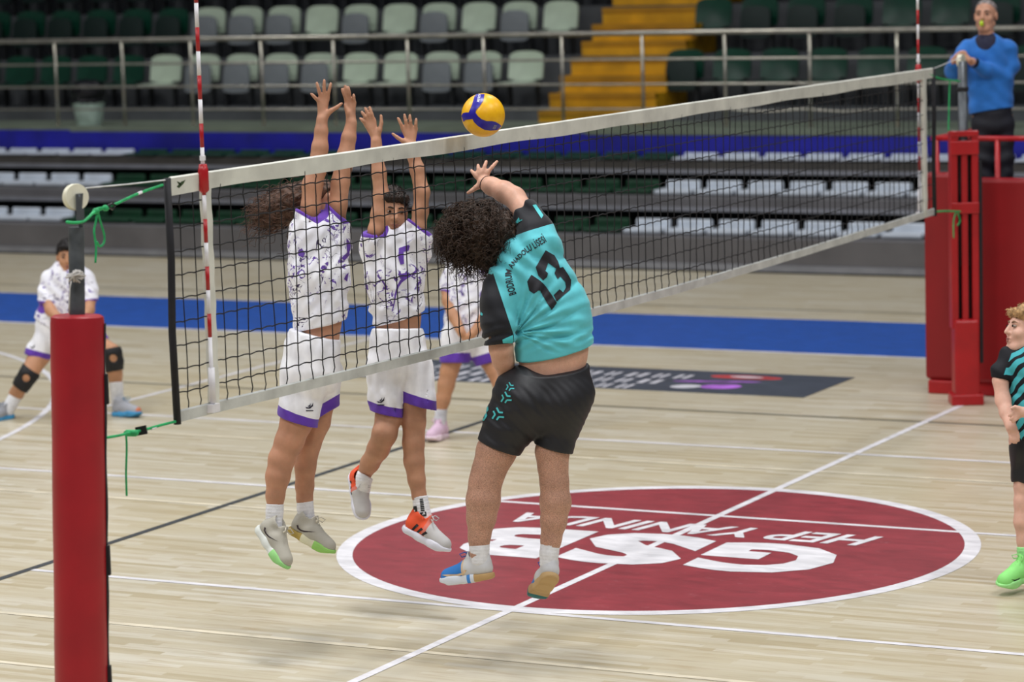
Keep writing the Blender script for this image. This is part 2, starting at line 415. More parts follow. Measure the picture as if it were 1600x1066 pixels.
for row, xx in enumerate((10.52, 10.22, 9.94)):
    yb = 2.45+.12*row
    while yb < 4.95:
        wdt = random.uniform(.10, .22); hx = .10
        for kx in range(2): MB().raw([(xx-hx, yb+kx*wdt*.55, .0046), (xx+hx, yb+kx*wdt*.55, .0046), (xx+hx, yb+kx*wdt*.55+wdt*.28, .0046), (xx-hx, yb+kx*wdt*.55+wdt*.28, .0046)], [(0, 1, 2, 3)]).build('white_print', mw, AD)
        yb += wdt+.06
ell_patch(10.62, 2.02, .10, .30, mre, 'red_emblem'); ell_patch(10.63, 2.02, .04, .14, mw, 'white_print', .0052)
ell_patch(10.12, 2.02, .12, .16, mpu, 'violet_emblem', .0046, .3); ell_patch(10.05, 2.28, .09, .12, mw, 'white_print', .0052, .4); ell_patch(10.35, 2.15, .04, .35, mpu, 'violet_emblem', .0049, .2)

# ------------------------------------------------------------------ pull-out bleacher below, fixed stand above
G_PANEL = M('grey_bleacher_panel', (104, 102, 104), .55, .08, 2); G_LIP = M('aluminium_lip', (150, 152, 160), .35, .06, 5, .4)
G_DARK = M('dark_underside', (16, 17, 18), .9, .2, 3); G_CONC = M('painted_concrete', (84, 87, 90), .8, .1, 2); G_LEDGE = M('pale_green_ledge', (112, 122, 106), .7, .08, 2)  # near-black G_DARK also paints the shade beneath the bleacher tiers
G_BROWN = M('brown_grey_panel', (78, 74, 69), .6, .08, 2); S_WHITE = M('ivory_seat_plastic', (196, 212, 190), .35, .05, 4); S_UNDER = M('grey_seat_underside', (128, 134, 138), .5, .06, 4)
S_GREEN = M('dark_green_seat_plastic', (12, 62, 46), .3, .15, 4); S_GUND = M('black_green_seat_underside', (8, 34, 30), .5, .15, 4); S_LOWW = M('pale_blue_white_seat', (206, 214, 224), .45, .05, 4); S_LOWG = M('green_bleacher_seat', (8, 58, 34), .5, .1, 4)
S_IRON = M('black_seat_bracket', (34, 36, 38), .5, .1, 6); M_YEL = M('yellow_stair_paint', (214, 160, 20), .55, .1, 3); M_YEL2 = M('amber_riser_paint', (178, 128, 14), .6, .1, 3)
M_STEEL = M('brushed_rail_steel', (176, 172, 160), .3, .08, 8, .85)
Y0, Y1 = -3.0, 24.0
def bpart(name, lo, hi, m, par, off): return MB().box(lo, hi).build(name, m, par, off)
for k, (xf, zb, zt) in enumerate(((17.5, .085, .345), (18.3, .590, .685), (19.1, .920, 1.01))):
    o_ = (xf, 9, 0); BL = empty('bleacher_tier', o_, ('lowest grey tier of the pull-out bleacher standing on the court floor', 'middle grey tier of the pull-out bleacher, open underneath', 'top brownish tier of the pull-out bleacher under the blue banner')[k], 'bleacher')
    bpart('fascia_panel', (xf, Y0, zb), (xf+.04, Y1, zt), G_PANEL if k < 2 else G_BROWN, BL, o_)
    bpart('aluminium_lip', (xf-.02, Y0, zb-(.065 if k == 0 else .045)), (xf+.04, Y1, zb), G_LIP, BL, o_)
    bpart('tread', (xf+.04, Y0, zt-.04), (xf+(.78 if k < 2 else .30), Y1, zt), G_PANEL, BL, o_)
    if k: bpart('back_sheet', (xf+.30, Y0, 0), (xf+.32, Y1, zt-.04), G_DARK, BL, o_)  # near-black sheet standing in for shade in the open gap below the tier
    if k == 0: bpart('skirting', (xf+.03, Y0, 0), (xf+.06, Y1, .03), G_DARK, BL, o_)  # dark strip painting the shadow between lowest lip and floor
def low_seat():
    me = []
    e = empty('plastic_chair', (0, 0, 0))
    MB().box((-.15, -.215, .0), (.16, .215, .045)).build('seat_pan', S_LOWW, e, bevel=.015)
    MB().box((.15, -.20, .03), (.20, .20, .125)).build('backrest', S_LOWW, e, bevel=.02)
    MB().box((.0, -.05, -.01), (.12, .05, .01)).build('bracket', S_IRON, e)
    return e
def copy_tree(e, loc, mats=None, rz=0):
    r = e.copy(); COL.objects.link(r); r.location = loc; r.rotation_euler = (0, 0, rz)
    for ch in e.children:
        c = ch.copy(); c.data = ch.data
        if mats and ch.data.materials[0].name in mats:
            key = (ch.data.name, mats[ch.data.materials[0].name].name)
            if key not in _mc: d = ch.data.copy(); d.materials[0] = mats[ch.data.materials[0].name]; _mc[key] = d
            c.data = _mc[key]
        COL.objects.link(c); c.parent = r
    return r
_mc = {}
ls = low_seat()
def zap(e):
    for c in list(e.children): bpy.data.objects.remove(c)
    bpy.data.objects.remove(e)
for row, (x, z) in enumerate(((17.93, .345+.01), (18.73, .685+.01), (19.22, 1.0+.03))):
    n = 0; y = 1.9
    while y < 18.5:
        white = y > 13.55 or y < 6.62
        tier = ('lowest', 'middle', 'top')[row]; end = '' if not white else ' at the bucket end' if y > 10 else ' towards the referee'
        s_ = copy_tree(ls, (x, y, z), None if white else {S_LOWW.name: S_LOWG})
        if row == 2: s_.scale = (1, 1, .42)
        tag(s_, f"{'bluish white' if white else 'green'} moulded {'flattened' if row == 2 else 'low-back'} seat on the {tier} bleacher tier{end}", 'seat', f"{'white' if white else 'green'} seats on the {tier} bleacher tier{end}")
        y += .478
zap(ls)
GS = empty('grandstand', (19.5, 9, 0), kind='structure')
go = (19.5, 9, 0)
bpart('deck_slab', (19.5, Y0, 1.08), (20.9, Y1, 1.33), G_LEDGE, GS, go)
bpart('ledge_kerb', (19.46, Y0, 1.27), (19.62, Y1, 1.35), G_LEDGE, GS, go)
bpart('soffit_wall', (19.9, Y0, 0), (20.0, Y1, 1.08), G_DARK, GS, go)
ROWS = [(20.9, 1.48), (21.8, 2.05), (22.7, 2.62), (23.6, 3.2)]
for i, (x, z) in enumerate(ROWS):
    bpart('riser', (x, Y0, 1.0), (x+.9, Y1, z), G_CONC, GS, go)
# yellow stair flight, three steps to a row
for k in range(10):
    x = 20.62+.3*k; z0 = 1.33+.19*k
    st = bpart('stair_step', (x, 7.43, 1.1), (x+.32, 8.80, z0+.13), M_YEL, GS, go)
    bpart('tread_edge', (x-.012, 7.43, z0+.075), (x+.05, 8.80, z0+.135), M_YEL2, st, go)
# wall behind the stand
tag(MB().box((25.2, Y0-8, 0), (25.5, 24.2, 11)).build('wall_back', M('dim_hall_wall', (60, 62, 62), .9, .1, 1)), kind='structure')
tag(MB().box((-14, 24.06, 0), (25.5, 24.3, 11)).build('wall_left', M('pale_hall_wall', (150, 152, 150), .9, .06, 1)), kind='structure')
# blue banners along the edge of the stand
M_BAN = M('royal_blue_banner', (20, 22, 150), .6, .12, 3)
for (a, b, z0, z1, lab) in ((14.62, 24, 1.075, 1.305, 'royal blue banner length hung below the railing beside the white bucket'), (7.62, 14.66, 1.045, 1.285, 'longest royal blue banner length hung below the railing between its neighbours'), (-3, 7.66, 1.03, 1.262, 'royal blue banner length hung below the railing under the green seats by the referee')):
    n = 60; v = []
    for i in range(n+1):
        y = a+(b-a)*i/n; x = 19.445-.012*math.sin(i*1.3)*math.sin(i*.37)
        v += [(x, y, z0), (x, y, z1)]
    tag(MB().raw(v, [(2*i, 2*i+2, 2*i+3, 2*i+1) for i in range(n)]).build('banner', M_BAN, smooth=True), lab, 'banner', 'blue banners along the stand')
# railing
RL = empty('guard_railing', (19.62, 9, 1.33), 'stainless steel guard railing with four rails along the stand edge', 'railing'); ro = (19.62, 9, 1.33)
for z, r in ((2.385, .030), (2.095, .014), (1.82, .014), (1.545, .012)):
    pts = [(19.62, y, z-(.03*math.sin((y-4.05)/1*math.pi)**2 if z < 1.6 and 4 < y < 6.1 else 0)) for y in np.linspace(Y0, Y1, 61)]
    MB().tube(pts, r, 8).build('rail', M_STEEL, RL, ro, True)
for y in np.arange(-2.91, 24, .99):
    yy = y
    p = MB().tube([(19.62, yy, 1.33), (19.62, yy, 2.385)], .02, 8).build('post', M_STEEL, RL, ro, True)
    MB().lathe([(.05, 0), (.05, .012), (.022, .02)], (19.62, yy, 1.34), 10).build('base_flange', M_STEEL, p, ro)
# folding seats of the stand
def shell(w_, h_, d_, curve, n=8, m=6):   # thin curved plastic shell with rounded corners
    v = []; f = []
    for side in (0, 1):
        for i in range(m+1):
            t = i/m
            for j in range(n+1):
                s_ = 2*j/n-1; ww = w_/2*(1-.10*max(0, t-.75)*4*.5-.0*t)
                rr = abs(s_)**4*.045*(t > .8)+abs(s_)**4*.03*(t < .15)*-1
                v.append((curve*(1-s_*s_)*.5*math.sin(t*math.pi*.8+.3)+side*d_, s_*ww, h_*t-rr))
    N = (n+1)*(m+1)
    for i in range(m):
        for j in range(n):
            a = i*(n+1)+j; f += [(a, a+n+1, a+n+2, a+1), (N+a, N+a+1, N+a+n+2, N+a+n+1)]
    edge = [j for j in range(n+1)]+[i*(n+1)+n for i in range(1, m+1)]+[m*(n+1)+j for j in range(n-1, -1, -1)]+[i*(n+1) for i in range(m-1, 0, -1)]
    for a, b in zip(edge, edge[1:]+edge[:1]): f.append((a, b, N+b, N+a))
    return v, f
def stand_seat(up):
    e = empty('stadium_chair', (0, 0, 0))
    v, f = shell(.46, .36, .03, .05)
    R = np.array([[math.cos(.18), 0, math.sin(.18)], [0, 1, 0], [-math.sin(.18), 0, math.cos(.18)]])
    MB().raw([R@np.array(p)+np.array([.20, 0, .30]) for p in v], f).build('backrest', S_WHITE, e, smooth='auto')
    v, f = shell(.44, .38, .03, -.03)
    if up:
        R2 = np.array([[math.cos(.12), 0, math.sin(.12)], [0, 1, 0], [-math.sin(.12), 0, math.cos(.12)]])
        MB().raw([R2@np.array([p[0]-.035, p[1]*.86, p[2]])+np.array([.10, 0, .17]) for p in v], f).build('folded_seat_pan', S_UNDER, e, smooth='auto')
    else:
        MB().raw([np.array([.19-p[2], p[1], .29-p[0]+.05*(p[2] > .3)*0]) for p in v], f).build('seat_pan', S_WHITE, e, smooth='auto')
    for q in (-.20, .17): MB().box((.12, q, .0), (.20, q+.03, .32)).build('support', S_IRON, e)
    MB().box((.14, -.25, .25), (.20, .25, .285)).build('beam', S_IRON, e)
    return e
su, sd = stand_seat(True), stand_seat(False)
WUP = {0: (13.93, 13.36, 12.8, 12.24, 10.53, 9.96), 1: (14.39, 13.86, 13.33, 12.15, 11.0, 9.88)}
for row in range(3):
    x, z = ROWS[row]; ys = ([14.5-.572*i for i in range(10)], [14.39-.564*i for i in range(10)], [14.3-.56*i for i in range(10)])[row]
    ally = [(y, True) for y in ys if row < 2]+[(y, False) for y in ys if row == 2]+[(ys[0]+.57*i, False) for i in range(1, 9)]+[(7.27+(.02 if row else 0)-.59*i, False) for i in range(9)]
    for y, white in ally:
        if white: up = any(abs(y-q) < .2 for q in WUP[row])
        else: up = (y > 9 and not (row == 0 and y > 14.8)) or (row > 0 and random.random() < .6) or (row == 0 and random.random() < .25)
        s_ = copy_tree(su if up else sd, (x+.28, y, z), None if white else {S_WHITE.name: S_GREEN, S_UNDER.name: S_GUND})
        rn = ('first', 'second', 'third')[row]; sd2 = '' if white else ', bucket side of stairs' if y > 8 else ', referee side of stairs'
        tag(s_, f"{'ivory white' if white else 'dark green'} stadium seat with {'folded-up' if up else 'lowered'} pan, {rn} row above railing{sd2}", 'seat', f"{'white' if white else 'green'} {'folded' if up else 'lowered'} seats in the {rn} stand row{sd2}")
zap(su); zap(sd)
# bucket with a black bag on the deck
bk = empty('bucket', (19.95, 14.68, 1.33), 'pale green plastic bucket lined with a black bag on the stand deck', 'bucket')
MB().lathe([(.15, 0), (.155, .01), (.195, .27), (.205, .27), (.205, .29), (.19, .29), (.185, .2)], n=28).build('pail', M('pale_green_pail', (196, 218, 206), .4, .05), bk, smooth='auto')
sb = Sdf(.014); sb.ell((0, 0, .41), (.21, .22, .15), k=.04).ell((0, 0, .30), (.222, .222, .045), k=.02).ell((.02, .1, .47), (.09, .08, .08), k=.05).ell((0, -.1, .45), (.1, .09, .1), k=.05)
V, Q = sb.mesh(lambda P: .012*np.sin(P[:, 0]*60+P[:, 2]*30)*np.sin(P[:, 1]*55+1)); link('bin_bag', mesh_np('bin_bag', V, Q), M('black_bin_bag', (16, 16, 22), .25, .2), bk)
# ------------------------------------------------------------------ net, antennae, posts
NH = 2.445
def y0(px, py, y=0.):         # pixel -> point in the net's plane
    d = FW+RT*((px-800)/FPX)+UP*((533-py)/FPX); return CAM+d*((y-CAM[1])/d[1])
M_CORD = M('black_net_cord', (18, 18, 22), .8, .2, 30); M_TAPE = M('worn_white_net_tape', (214, 214, 204), .7, .07, 6, bump=.2); M_TAPE2 = M('grey_white_bottom_tape', (200, 202, 198), .7, .09, 7, bump=.2)
M_SLEEVE = M('black_webbing', (20, 20, 26), .75, .2, 20); M_ROPE = M('green_cord', (34, 168, 98), .6, .12, 30); M_CABLE = M('white_cable', (200, 200, 200), .5, .1)
M_RED = M('red_vinyl', (158, 16, 30), .42, .06, 4); M_REDP = M('red_enamel', (172, 18, 26), .35, .06, 6); M_POST = M('galvanised_post', (96, 100, 104), .4, .15, 14, .6); M_PULL = M('ivory_pulley', (226, 222, 200), .4, .05); M_WHITEP = M('white_rod', (228, 226, 230), .4, .03)
NET = empty('volleyball_net', (0, 0, 0), 'black cord volleyball net with white top and bottom tapes strung across the court', 'net')
def bot(x): return NH-1.0-.045*math.sin(math.pi*min(max((x+.2)/9.4, 0), 1))
cords = MB()
for i in range(95):
    x = -.16+.1*i
    if abs(x-.03) < .03 or abs(x-9.03) < .03: continue
    zt, zb = NH-.06, bot(x)+.02; pts = []; wa, wb = random.uniform(-1, 1), random.uniform(-1, 1)
    for j in range(33):
        t = j/32; z = zt+(zb-zt)*t
        e = math.exp(-t*16)*math.sin(t*70+wa)*.018*random.uniform(.6, 1)*(random.random() > .0)*(1 if abs(wa) > .35 else .2)+math.exp(-(1-t)*16)*math.sin((1-t)*60+wb)*.012
        pts.append((x+e+.004*math.sin(t*9+i), .004*math.sin(t*7+i*1.7), z))
    cords.tube(pts, .0030, 4, False)
for k in range(1, 10):
    pts = []
    for j in range(380):
        x = -.24+9.48*j/379; t = k/10
        pts.append((x, .004*math.sin(t*7+x*17), NH-.02+(bot(x)-NH+.02)*t+.006*abs(math.sin(math.pi*(x+.16)/.1))-.003))
    cords.tube(pts, .0030, 4, False)
tag(cords.build('mesh_cords', M_CORD, NET, smooth=True), kind='stuff')
def band(name, xa, xb, ztop, zbot, m, th=.006, n=80):
    v = []
    for i in range(n+1):
        x = xa+(xb-xa)*i/n; zt, zb = ztop(x), zbot(x); wv = .002*math.sin(x*9)
        v += [(x, -th+wv, zt-.006), (x, wv, zt), (x, th+wv, zt-.006), (x, th*.7+wv, zb), (x, -th*.7+wv, zb)]
    f = [(5*i+j, 5*i+(j+1) % 5, 5*i+5+(j+1) % 5, 5*i+5+j) for i in range(n) for j in range(5)]
    f += [(4, 3, 2, 1, 0), tuple(5*n+j for j in range(5))]
    return MB().raw(v, f).build(name, m, NET, smooth='auto')
tb = band('top_tape', -.23, 9.22, lambda x: NH, lambda x: NH-.075+.004*math.sin(x*5), M_TAPE, .009, 200)
band('bottom_tape', -.24, 9.24, lambda x: bot(x)+.028, lambda x: bot(x)-.022, M_TAPE2, .006, 160)
for x in (.0, 9.0):
    v = []
    for i in range(21):
        z = NH-.004+(bot(x)-.012-NH)*i/20; dx = .004*math.sin(i*1.9); v += [(x+.012+dx, -.0125, z), (x+.064+dx, -.0125, z), (x+.064+dx, .0125, z), (x+.012+dx, .0125, z)]
    MB().raw(v, [(4*i+j, 4*i+4+j, 4*i+4+(j+1) % 4, 4*i+(j+1) % 4) for i in range(20) for j in range(4)]).build('side_tape', M_TAPE, NET)
for x in (-.245, 9.245):
    MB().tube([(x, 0, NH-.005), (x+.006, 0, 2.1), (x-.004, .004, 1.8), (x, 0, bot(x)-.03)], .016, 8).build('edge_sleeve', M_SLEEVE, NET, smooth=True)
# small printed mark on the tape end
mk = MB()
for poly in ([(276, 292), (283, 284), (290, 281), (287, 287), (280, 294)], [(279, 288), (276, 283), (281, 285), (284, 290)]):
    mk.raw([y0(a, b, -.0105) for a, b in poly], [tuple(range(len(poly)))])
mk.build('printed_mark', M('dark_green_print', (52, 70, 40), .6), tb)
CB = MB().tube([y0(133, 294), y0(200, 288), y0(262, 281)], .0035, 6).build('net_cable', M_CABLE)
tag(CB, 'thin pale steel cable from net corner to the ivory pulley', 'cable')
CB2 = MB().tube([(9.22, 0, NH-.01), (9.85, 0, NH+.045)], .0035, 6).build('net_cable', M_CABLE)
tag(CB2, 'thin pale steel cable from net corner to the post before the referee', 'cable')
def antenna(x, lab, ay=-.018):
    e = empty('net_antenna', (x, -.012, NH-1.0), lab, 'antenna'); bz = NH-1.0
    segs = [(1.44, 1.75, False)]+[(1.75+.1*i, 1.85+.1*i, i % 2 == 0) for i in range(15)]
    for a, b, red in segs:
        MB().tube([(x, ay, a), (x, ay, b)], .0085, 10).build('red_band' if red else 'white_band', M_REDP if red else M_WHITEP, e, (x, -.012, bz), True)
    MB().tube([(x, ay, 1.47), (x, ay, 1.62)], .014, 10).build('sleeve', M_WHITEP, e, (x, -.012, bz), True)
    MB().lathe([(.012, 0), (.022, .01), (.022, .09), (.016, .12)], (x, ay, NH-.085), 12).build('clamp', M_REDP, e, (x, -.012, bz), True)
    MB().box((x-.025, ay-.017, 1.43), (x+.03, ay+.02, 1.465)).build('foot_clip', M_WHITEP, e, (x, -.012, bz))
    MB().lathe([(.013, 0), (.013, .02)], (x, ay, NH+.05), 10).build('collar', M_WHITEP, e, (x, -.012, bz))
antenna(0., 'red and white striped net antenna beside the padded red post'); antenna(9., 'red and white striped net antenna beside the referee stand', .022)
# green cords
def rope(name, pxs, r, lab, extra=()):
    e = empty(name, tuple(y0(*pxs[-1])), lab, 'rope'); off = tuple(y0(*pxs[-1]))
    P = np.array([y0(*p) for p in pxs]); MB().tube(P, r, 7).build('strand', M_ROPE, e, off, True)
    for q in extra: MB().tube([y0(*p) for p in q], r*.8, 6).build('loose_end', M_ROPE, e, off, True)
    return e, off
def smooth_px(p, n=6):
    P = np.array([tuple(q)+(0.,)*(3-len(q)) for q in p], float); out = []
    for i in range(len(P)-1):
        p0, p1, p2, p3 = P[max(i-1, 0)], P[i], P[i+1], P[min(i+2, len(P)-1)]
        for j in range(n):
            t = j/n; out.append(.5*((2*p1)+(-p0+p2)*t+(2*p0-5*p1+4*p2-p3)*t*t+(-p0+3*p1-3*p2+p3)*t**3))
    out.append(P[-1]); return [tuple(q) for q in out]
e, off = rope('tension_rope', smooth_px([(104, 347, -.05), (118, 348, -.06), (132, 345, -.05), (150, 330), (178, 320), (215, 303), (254, 289)]), .006, 'green tension rope with hanging loop tied high on the padded post',
     [smooth_px([(152, 330), (150, 345), (147, 362), (150, 385), (149, 411)]), smooth_px([(153, 332), (158, 350), (163, 368), (162, 380), (156, 385), (151, 378)]), smooth_px([(140, 338), (152, 326), (170, 325)])])
for q in ((150, 330), (165, 325)): MB().lathe([(.006, -.012), (.014, -.006), (.014, .006), (.006, .012)], y0(*q), 10, basis(RT, UP)).build('knot', M_ROPE, e, off, True)
MB().tube([y0(168, 322, -.01), y0(175, 318, -.01), y0(181, 321, -.01), y0(176, 327, -.01), y0(168, 322, -.01)], .005, 6).build('hook_ring', M('black_hook', (20, 20, 22), .4), e, off, True)
MB().tube([y0(215, 303), y0(221, 300.3)], .0068, 7).build('white_tape', M_WHITEP, e, off)
e, off = rope('tension_rope', smooth_px([(160, 685), (185, 681), (205, 676), (225, 672), (250, 665), (274, 659)]), .006, 'green tension rope holding the net bottom corner to the padded post',
     [smooth_px([(197, 680), (198, 700), (197, 740), (198, 775)])])
MB().lathe([(.006, -.03), (.014, -.02), (.014, .02), (.006, .03)], y0(205, 677), 10, basis(UP, RT)).build('knot', M_ROPE, e, off, True)
MB().box((-.022, -.012, -.018), (.022, .012, .018), basis(RT+.2*UP, UP), y0(221, 673)).build('hook_strap', M('black_hook', (20, 20, 22), .4), e, off)
MB().tube([y0(236, 670), y0(243, 668)], .0068, 7).build('white_tape', M_WHITEP, e, off)
e, off = rope('tension_rope', smooth_px([(1450, 115), (1470, 123), (1500, 127)]), .007, 'green tension rope with long tail tied to the far post before the referee', [smooth_px([(1484, 126), (1483, 160), (1482, 205)])])
e, off = rope('tension_rope', smooth_px([(1460, 331), (1480, 330), (1506, 331)]), .007, 'green tension rope holding the net bottom corner to the far red post', [smooth_px([(1494, 331), (1490, 345), (1490, 372)]), smooth_px([(1496, 331), (1500, 345), (1496, 352)])])
# near post with its foam pad
NP = empty('net_post', (-1.03, 0, 0), 'grey steel net post with ivory pulley rising from a red foam pad', 'post'); npo = (-1.03, 0, 0)
def ax(z): return np.array([-1.03+.059*z, 0, z])
MB().tube([ax(0), ax(2.30)], .031, 20).build('pole', M_POST, NP, npo, 'auto')
cut = MB(); R_ = basis(FW*np.array([1, 1, 0]), (0, 0, 1))
a0 = ax(2.30)
MB().box((-.012, -.028, 0), (.012, -.012, .14), R_, a0+R_@np.array([0, 0, 0])).build('fork_plate', M_POST, NP, npo)
cpl = y0(118, 308, -.03); axd = -FW*.80+RT*.60; RR = basis(UP, axd)
MB().lathe([(.012, -.016), (.050, -.016), (.052, -.012), (.044, -.003), (.044, .003), (.052, .012), (.050, .016), (.012, .016)], cpl, 32, RR).build('pulley', M_PULL, NP, npo, 'auto')
MB().lathe([(.004, -.03), (.008, -.028), (.008, .028), (.004, .03)], cpl, 12, RR).build('axle_bolt', M_POST, NP, npo, True)
MB().raw(*(lambda L: (L, [(0, 1, 2, 3), (7, 6, 5, 4), (0, 4, 5, 1), (1, 5, 6, 2), (2, 6, 7, 3), (3, 7, 4, 0)]))([y0(px, py, yy) for yy in (-.055, -.035) for px, py in ((118, 303), (131, 302), (132, 350), (119, 350))])).build('fork_plate', M_POST, NP, npo)
tf = MB()
for i in range(16):
    a = RNG.uniform(0, 6.28); c = y0(118+RNG.normal(0, 3), 432+RNG.normal(0, 2), -.036); d = RT*math.cos(a)*.03+UP*math.sin(a)*.022
    tf.tube([c-d, c-FW*.012, c+d], .0035, 5)
tf.tube([y0(112, 436, -.03), y0(109, 450, -.034), y0(108, 475, -.03), y0(108, 490, -.02)], .003, 5)
tf.build('frayed_cord', M('frayed_white_cord', (190, 186, 182), .8), NP, npo, smooth=True)
PD = empty('post_pad', (-1.03, 0, 0), 'red foam post pad wrapped around the grey steel net post', 'pad')
a, b = ax(0), ax(1.955)
R_ = basis(ax(1)-ax(0), (1, 0, 0)); R_ = np.stack([R_[:, 1], R_[:, 2], R_[:, 0]], 1)
L = np.linalg.norm(b-a); prof = [(.045, L), (.055, L+.004), (.09, L), (.103, L-.008), (.106, L-.03)]+[(.106+.001*math.sin(i*1.7), L-.03-(L-.04)*i/12) for i in range(1, 13)]
MB().lathe([(.04, L-.3), (.045, L)][1:]+prof[1:]+[(.05, 0)], a, 40, R_).build('foam_sleeve', M_RED, PD, npo, 'auto')
# velcro seam on the side towards the net
v = []; sd_ = RT*np.array([1, 1, 0])*.985+(-FW)*np.array([1, 1, 0])*.05
sd_ /= np.linalg.norm(sd_); tn = np.cross([0, 0, 1], sd_)
for i in range(31):
    z = .02+1.9*i/30; c = ax(z)+sd_*(.1065+.002*math.sin(i*1.1)); v += [c-tn*.012, c+sd_*.004-tn*.01, c+sd_*.004+tn*.01, c+tn*.012]
MB().raw(v, [(4*i+j, 4*i+j+1, 4*i+5+j, 4*i+4+j) for i in range(30) for j in range(3)]).build('velcro_seam', M_SLEEVE, PD, npo)
for z in (1.66, .98, .5): MB().box((-.014, -.012, -.06), (.012, .012, .06), basis(sd_, (0, 0, 1)), ax(z)+sd_*.108).build('velcro_tab', M_SLEEVE, PD, npo, bevel=.003)
# far post
FP = empty('net_post', (9.87, 0, 0), 'red steel net post with slotted carriage in front of the referee stand', 'post'); fo = (9.87, 0, 0)
R_ = basis(RT*np.array([1, 1, 0]), (0, 0, 1)); c0 = np.array([9.87, 0, 0])
def fb(name, u0, u1, w0, w1, z0, z1, m, bev=.006): return MB().box((u0, w0, z0), (u1, w1, z1), R_, c0).build(name, m, FP, fo, bevel=bev)
MB().tube([c0+(0, 0, 1.0), c0+(0, 0, 2.46)], .035, 14).build('pole', M_POST, FP, fo, True)
fb('channel', -.098, -.05, -.06, .08, .55, 1.96, M_REDP); fb('channel', .05, .098, -.06, .08, .55, 1.96, M_REDP); fb('inner_channel', -.022, .022, -.055, .03, .55, 1.8, M_REDP)
fb('cross_plate', -.1, .1, -.075, -.05, 1.80, 1.90, M_REDP); fb('cross_plate', -.1, .1, -.075, -.05, 1.38, 1.46, M_REDP); fb('top_plate', -.1, .1, -.07, -.04, 1.93, 1.97, M_REDP)
fb('dark_slot', -.06, .06, .0, .05, .55, 1.9, M('black_slot', (14, 12, 14), .8)); fb('foot_pad', -.085, .095, -.09, .09, .0, .62, M_REDP, .02); fb('foot_plate', -.11, .12, -.1, .1, 0, .08, M_REDP, .01)
fb('strap', .1, .125, -.05, .06, .3, 1.75, M_SLEEVE, .004)
MB().tube([c0+(0, 0, 2.25), c0+(0, 0, 2.28)], .042, 14).build('rubber_ring', M_SLEEVE, FP, fo, True)
MB().lathe([(.012, -.016), (.052, -.016), (.05, 0), (.052, .016), (.012, .016)], pt(1502, 96, 21.2), 24, basis(UP, -FW*.5+RT*.85)).build('pulley', M_PULL, FP, fo, 'auto')
# referee stand
RS = empty('referee_stand', (10.8, -.2, 0), 'red padded referee stand with guard rails behind the far net post', 'referee stand'); so = (10.8, -.2, 0)
M_PAD = M('dark_red_pad', (142, 12, 20), .45, .05, 3)
def rb(name, lo, hi, m, bev=.03): return MB().box(lo, hi).build(name, m, RS, so, bevel=bev)
rb('front_pad', (10.28, .12, .10), (10.38, .45, 1.63), M_PAD); rb('front_pad', (10.22, -.95, .10), (10.34, .10, 1.60), M_PAD); rb('side_pad', (10.36, .38, .10), (11.5, .46, 1.6), M_PAD); rb('side_pad', (10.32, -.98, .1), (11.5, -.9, 1.6), M_PAD)
rb('base_frame', (10.26, -.92, 0.0), (11.5, .42, .10), M_REDP, .01); rb('platform', (10.36, -.88, 1.02), (11.45, .36, 1.08), G_DARK, .005)
for x, y in ((10.34, .36), (10.34, -.1), (10.34, -.86), (11.45, .36), (11.45, -.86)):
    MB().tube([(x, y, .1), (x, y, 1.88)], .02, 8).build('guard_post', M_REDP, RS, so, True)
for pts in ([(10.34, .40, 1.88), (10.34, -.9, 1.88)], [(10.34, .36, 1.88), (11.45, .36, 1.88)], [(10.34, -.86, 1.88), (11.45, -.86, 1.88)]): MB().tube(pts, .02, 8).build('guard_rail', M_REDP, RS, so, True)
# ------------------------------------------------------------------ ball
bc = pt(755, 180, 14.38); BR = .105
def ball():
    bm = bmesh.new(); bmesh.ops.create_icosphere(bm, subdivisions=5, radius=BR); V = np.array([v.co for v in bm.verts]); Q = np.array([[v.index for v in f.verts] for f in bm.faces]); bm.free()
    t = NT('yellow_ball_leather'); m = t.fin(t.ramp(t.noise(30, 3), [(.3, lin((234, 172, 8))), (.7, lin((246, 190, 14)))]), .35, 0, .5, t.n('ShaderNodeTexVoronoi', Scale=500).outputs[0], .08, .001)
    e = link('volleyball', mesh_np('volleyball', V, Q), m); e.location = tuple(bc); WORLD[e.name] = (V+bc, Q)
    tag(e, 'yellow and blue volleyball just above the net tape', 'ball')
    mb = M('blue_ball_panel', (34, 24, 150), .35, .05, 20)
    C_ = lambda L: [(700+x/10.66, 130+y/10.66) for x, y in L]
    o = decal('blue_panel', [C_([(455, 188), (440, 240), (405, 360), (350, 490), (300, 490), (255, 500), (232, 545), (262, 645), (300, 610), (410, 595), (440, 650), (500, 710), (600, 770), (700, 785), (820, 775), (885, 712), (850, 680), (790, 645), (730, 632), (640, 630), (560, 600), (500, 550), (460, 490), (470, 450), (540, 370), (590, 290), (608, 190)])], e, mb, e, bc, 2.5)
    o2 = dup(o, e); o2.data = o.data.copy()
    for v in o2.data.vertices: v.co = -v.co
    o2.data.flip_normals()
    decal('label_print', [C_([(770, 690), (815, 705), (780, 765), (735, 755)])], e, M('grey_print', (120, 120, 150), .5), e, bc, 2)
    bm = text_bm('MIKASA', .01); xs = [v.co.x for v in bm.verts]; x1 = max(xs)
    a, b = np.array(C_([(505, 318)])[0]), np.array(C_([(535, 188)])[0]); d = (b-a); nrm = np.array([d[1], -d[0]])/np.linalg.norm(d)*-1
    for v in bm.verts:
        q = a+d*(v.co.x/x1)+np.array([-d[1], d[0]])*-1/np.linalg.norm(d)*(-v.co.y*5.5+2.2); v.co = (q[0], q[1], 0)
    bmesh.ops.triangulate(bm, faces=bm.faces[:]); v, f = grid_bm(bm, 3); lay('lettering', v, f, e, M('white_print', (225, 225, 235), .5), e, bc, .0032)
ball()
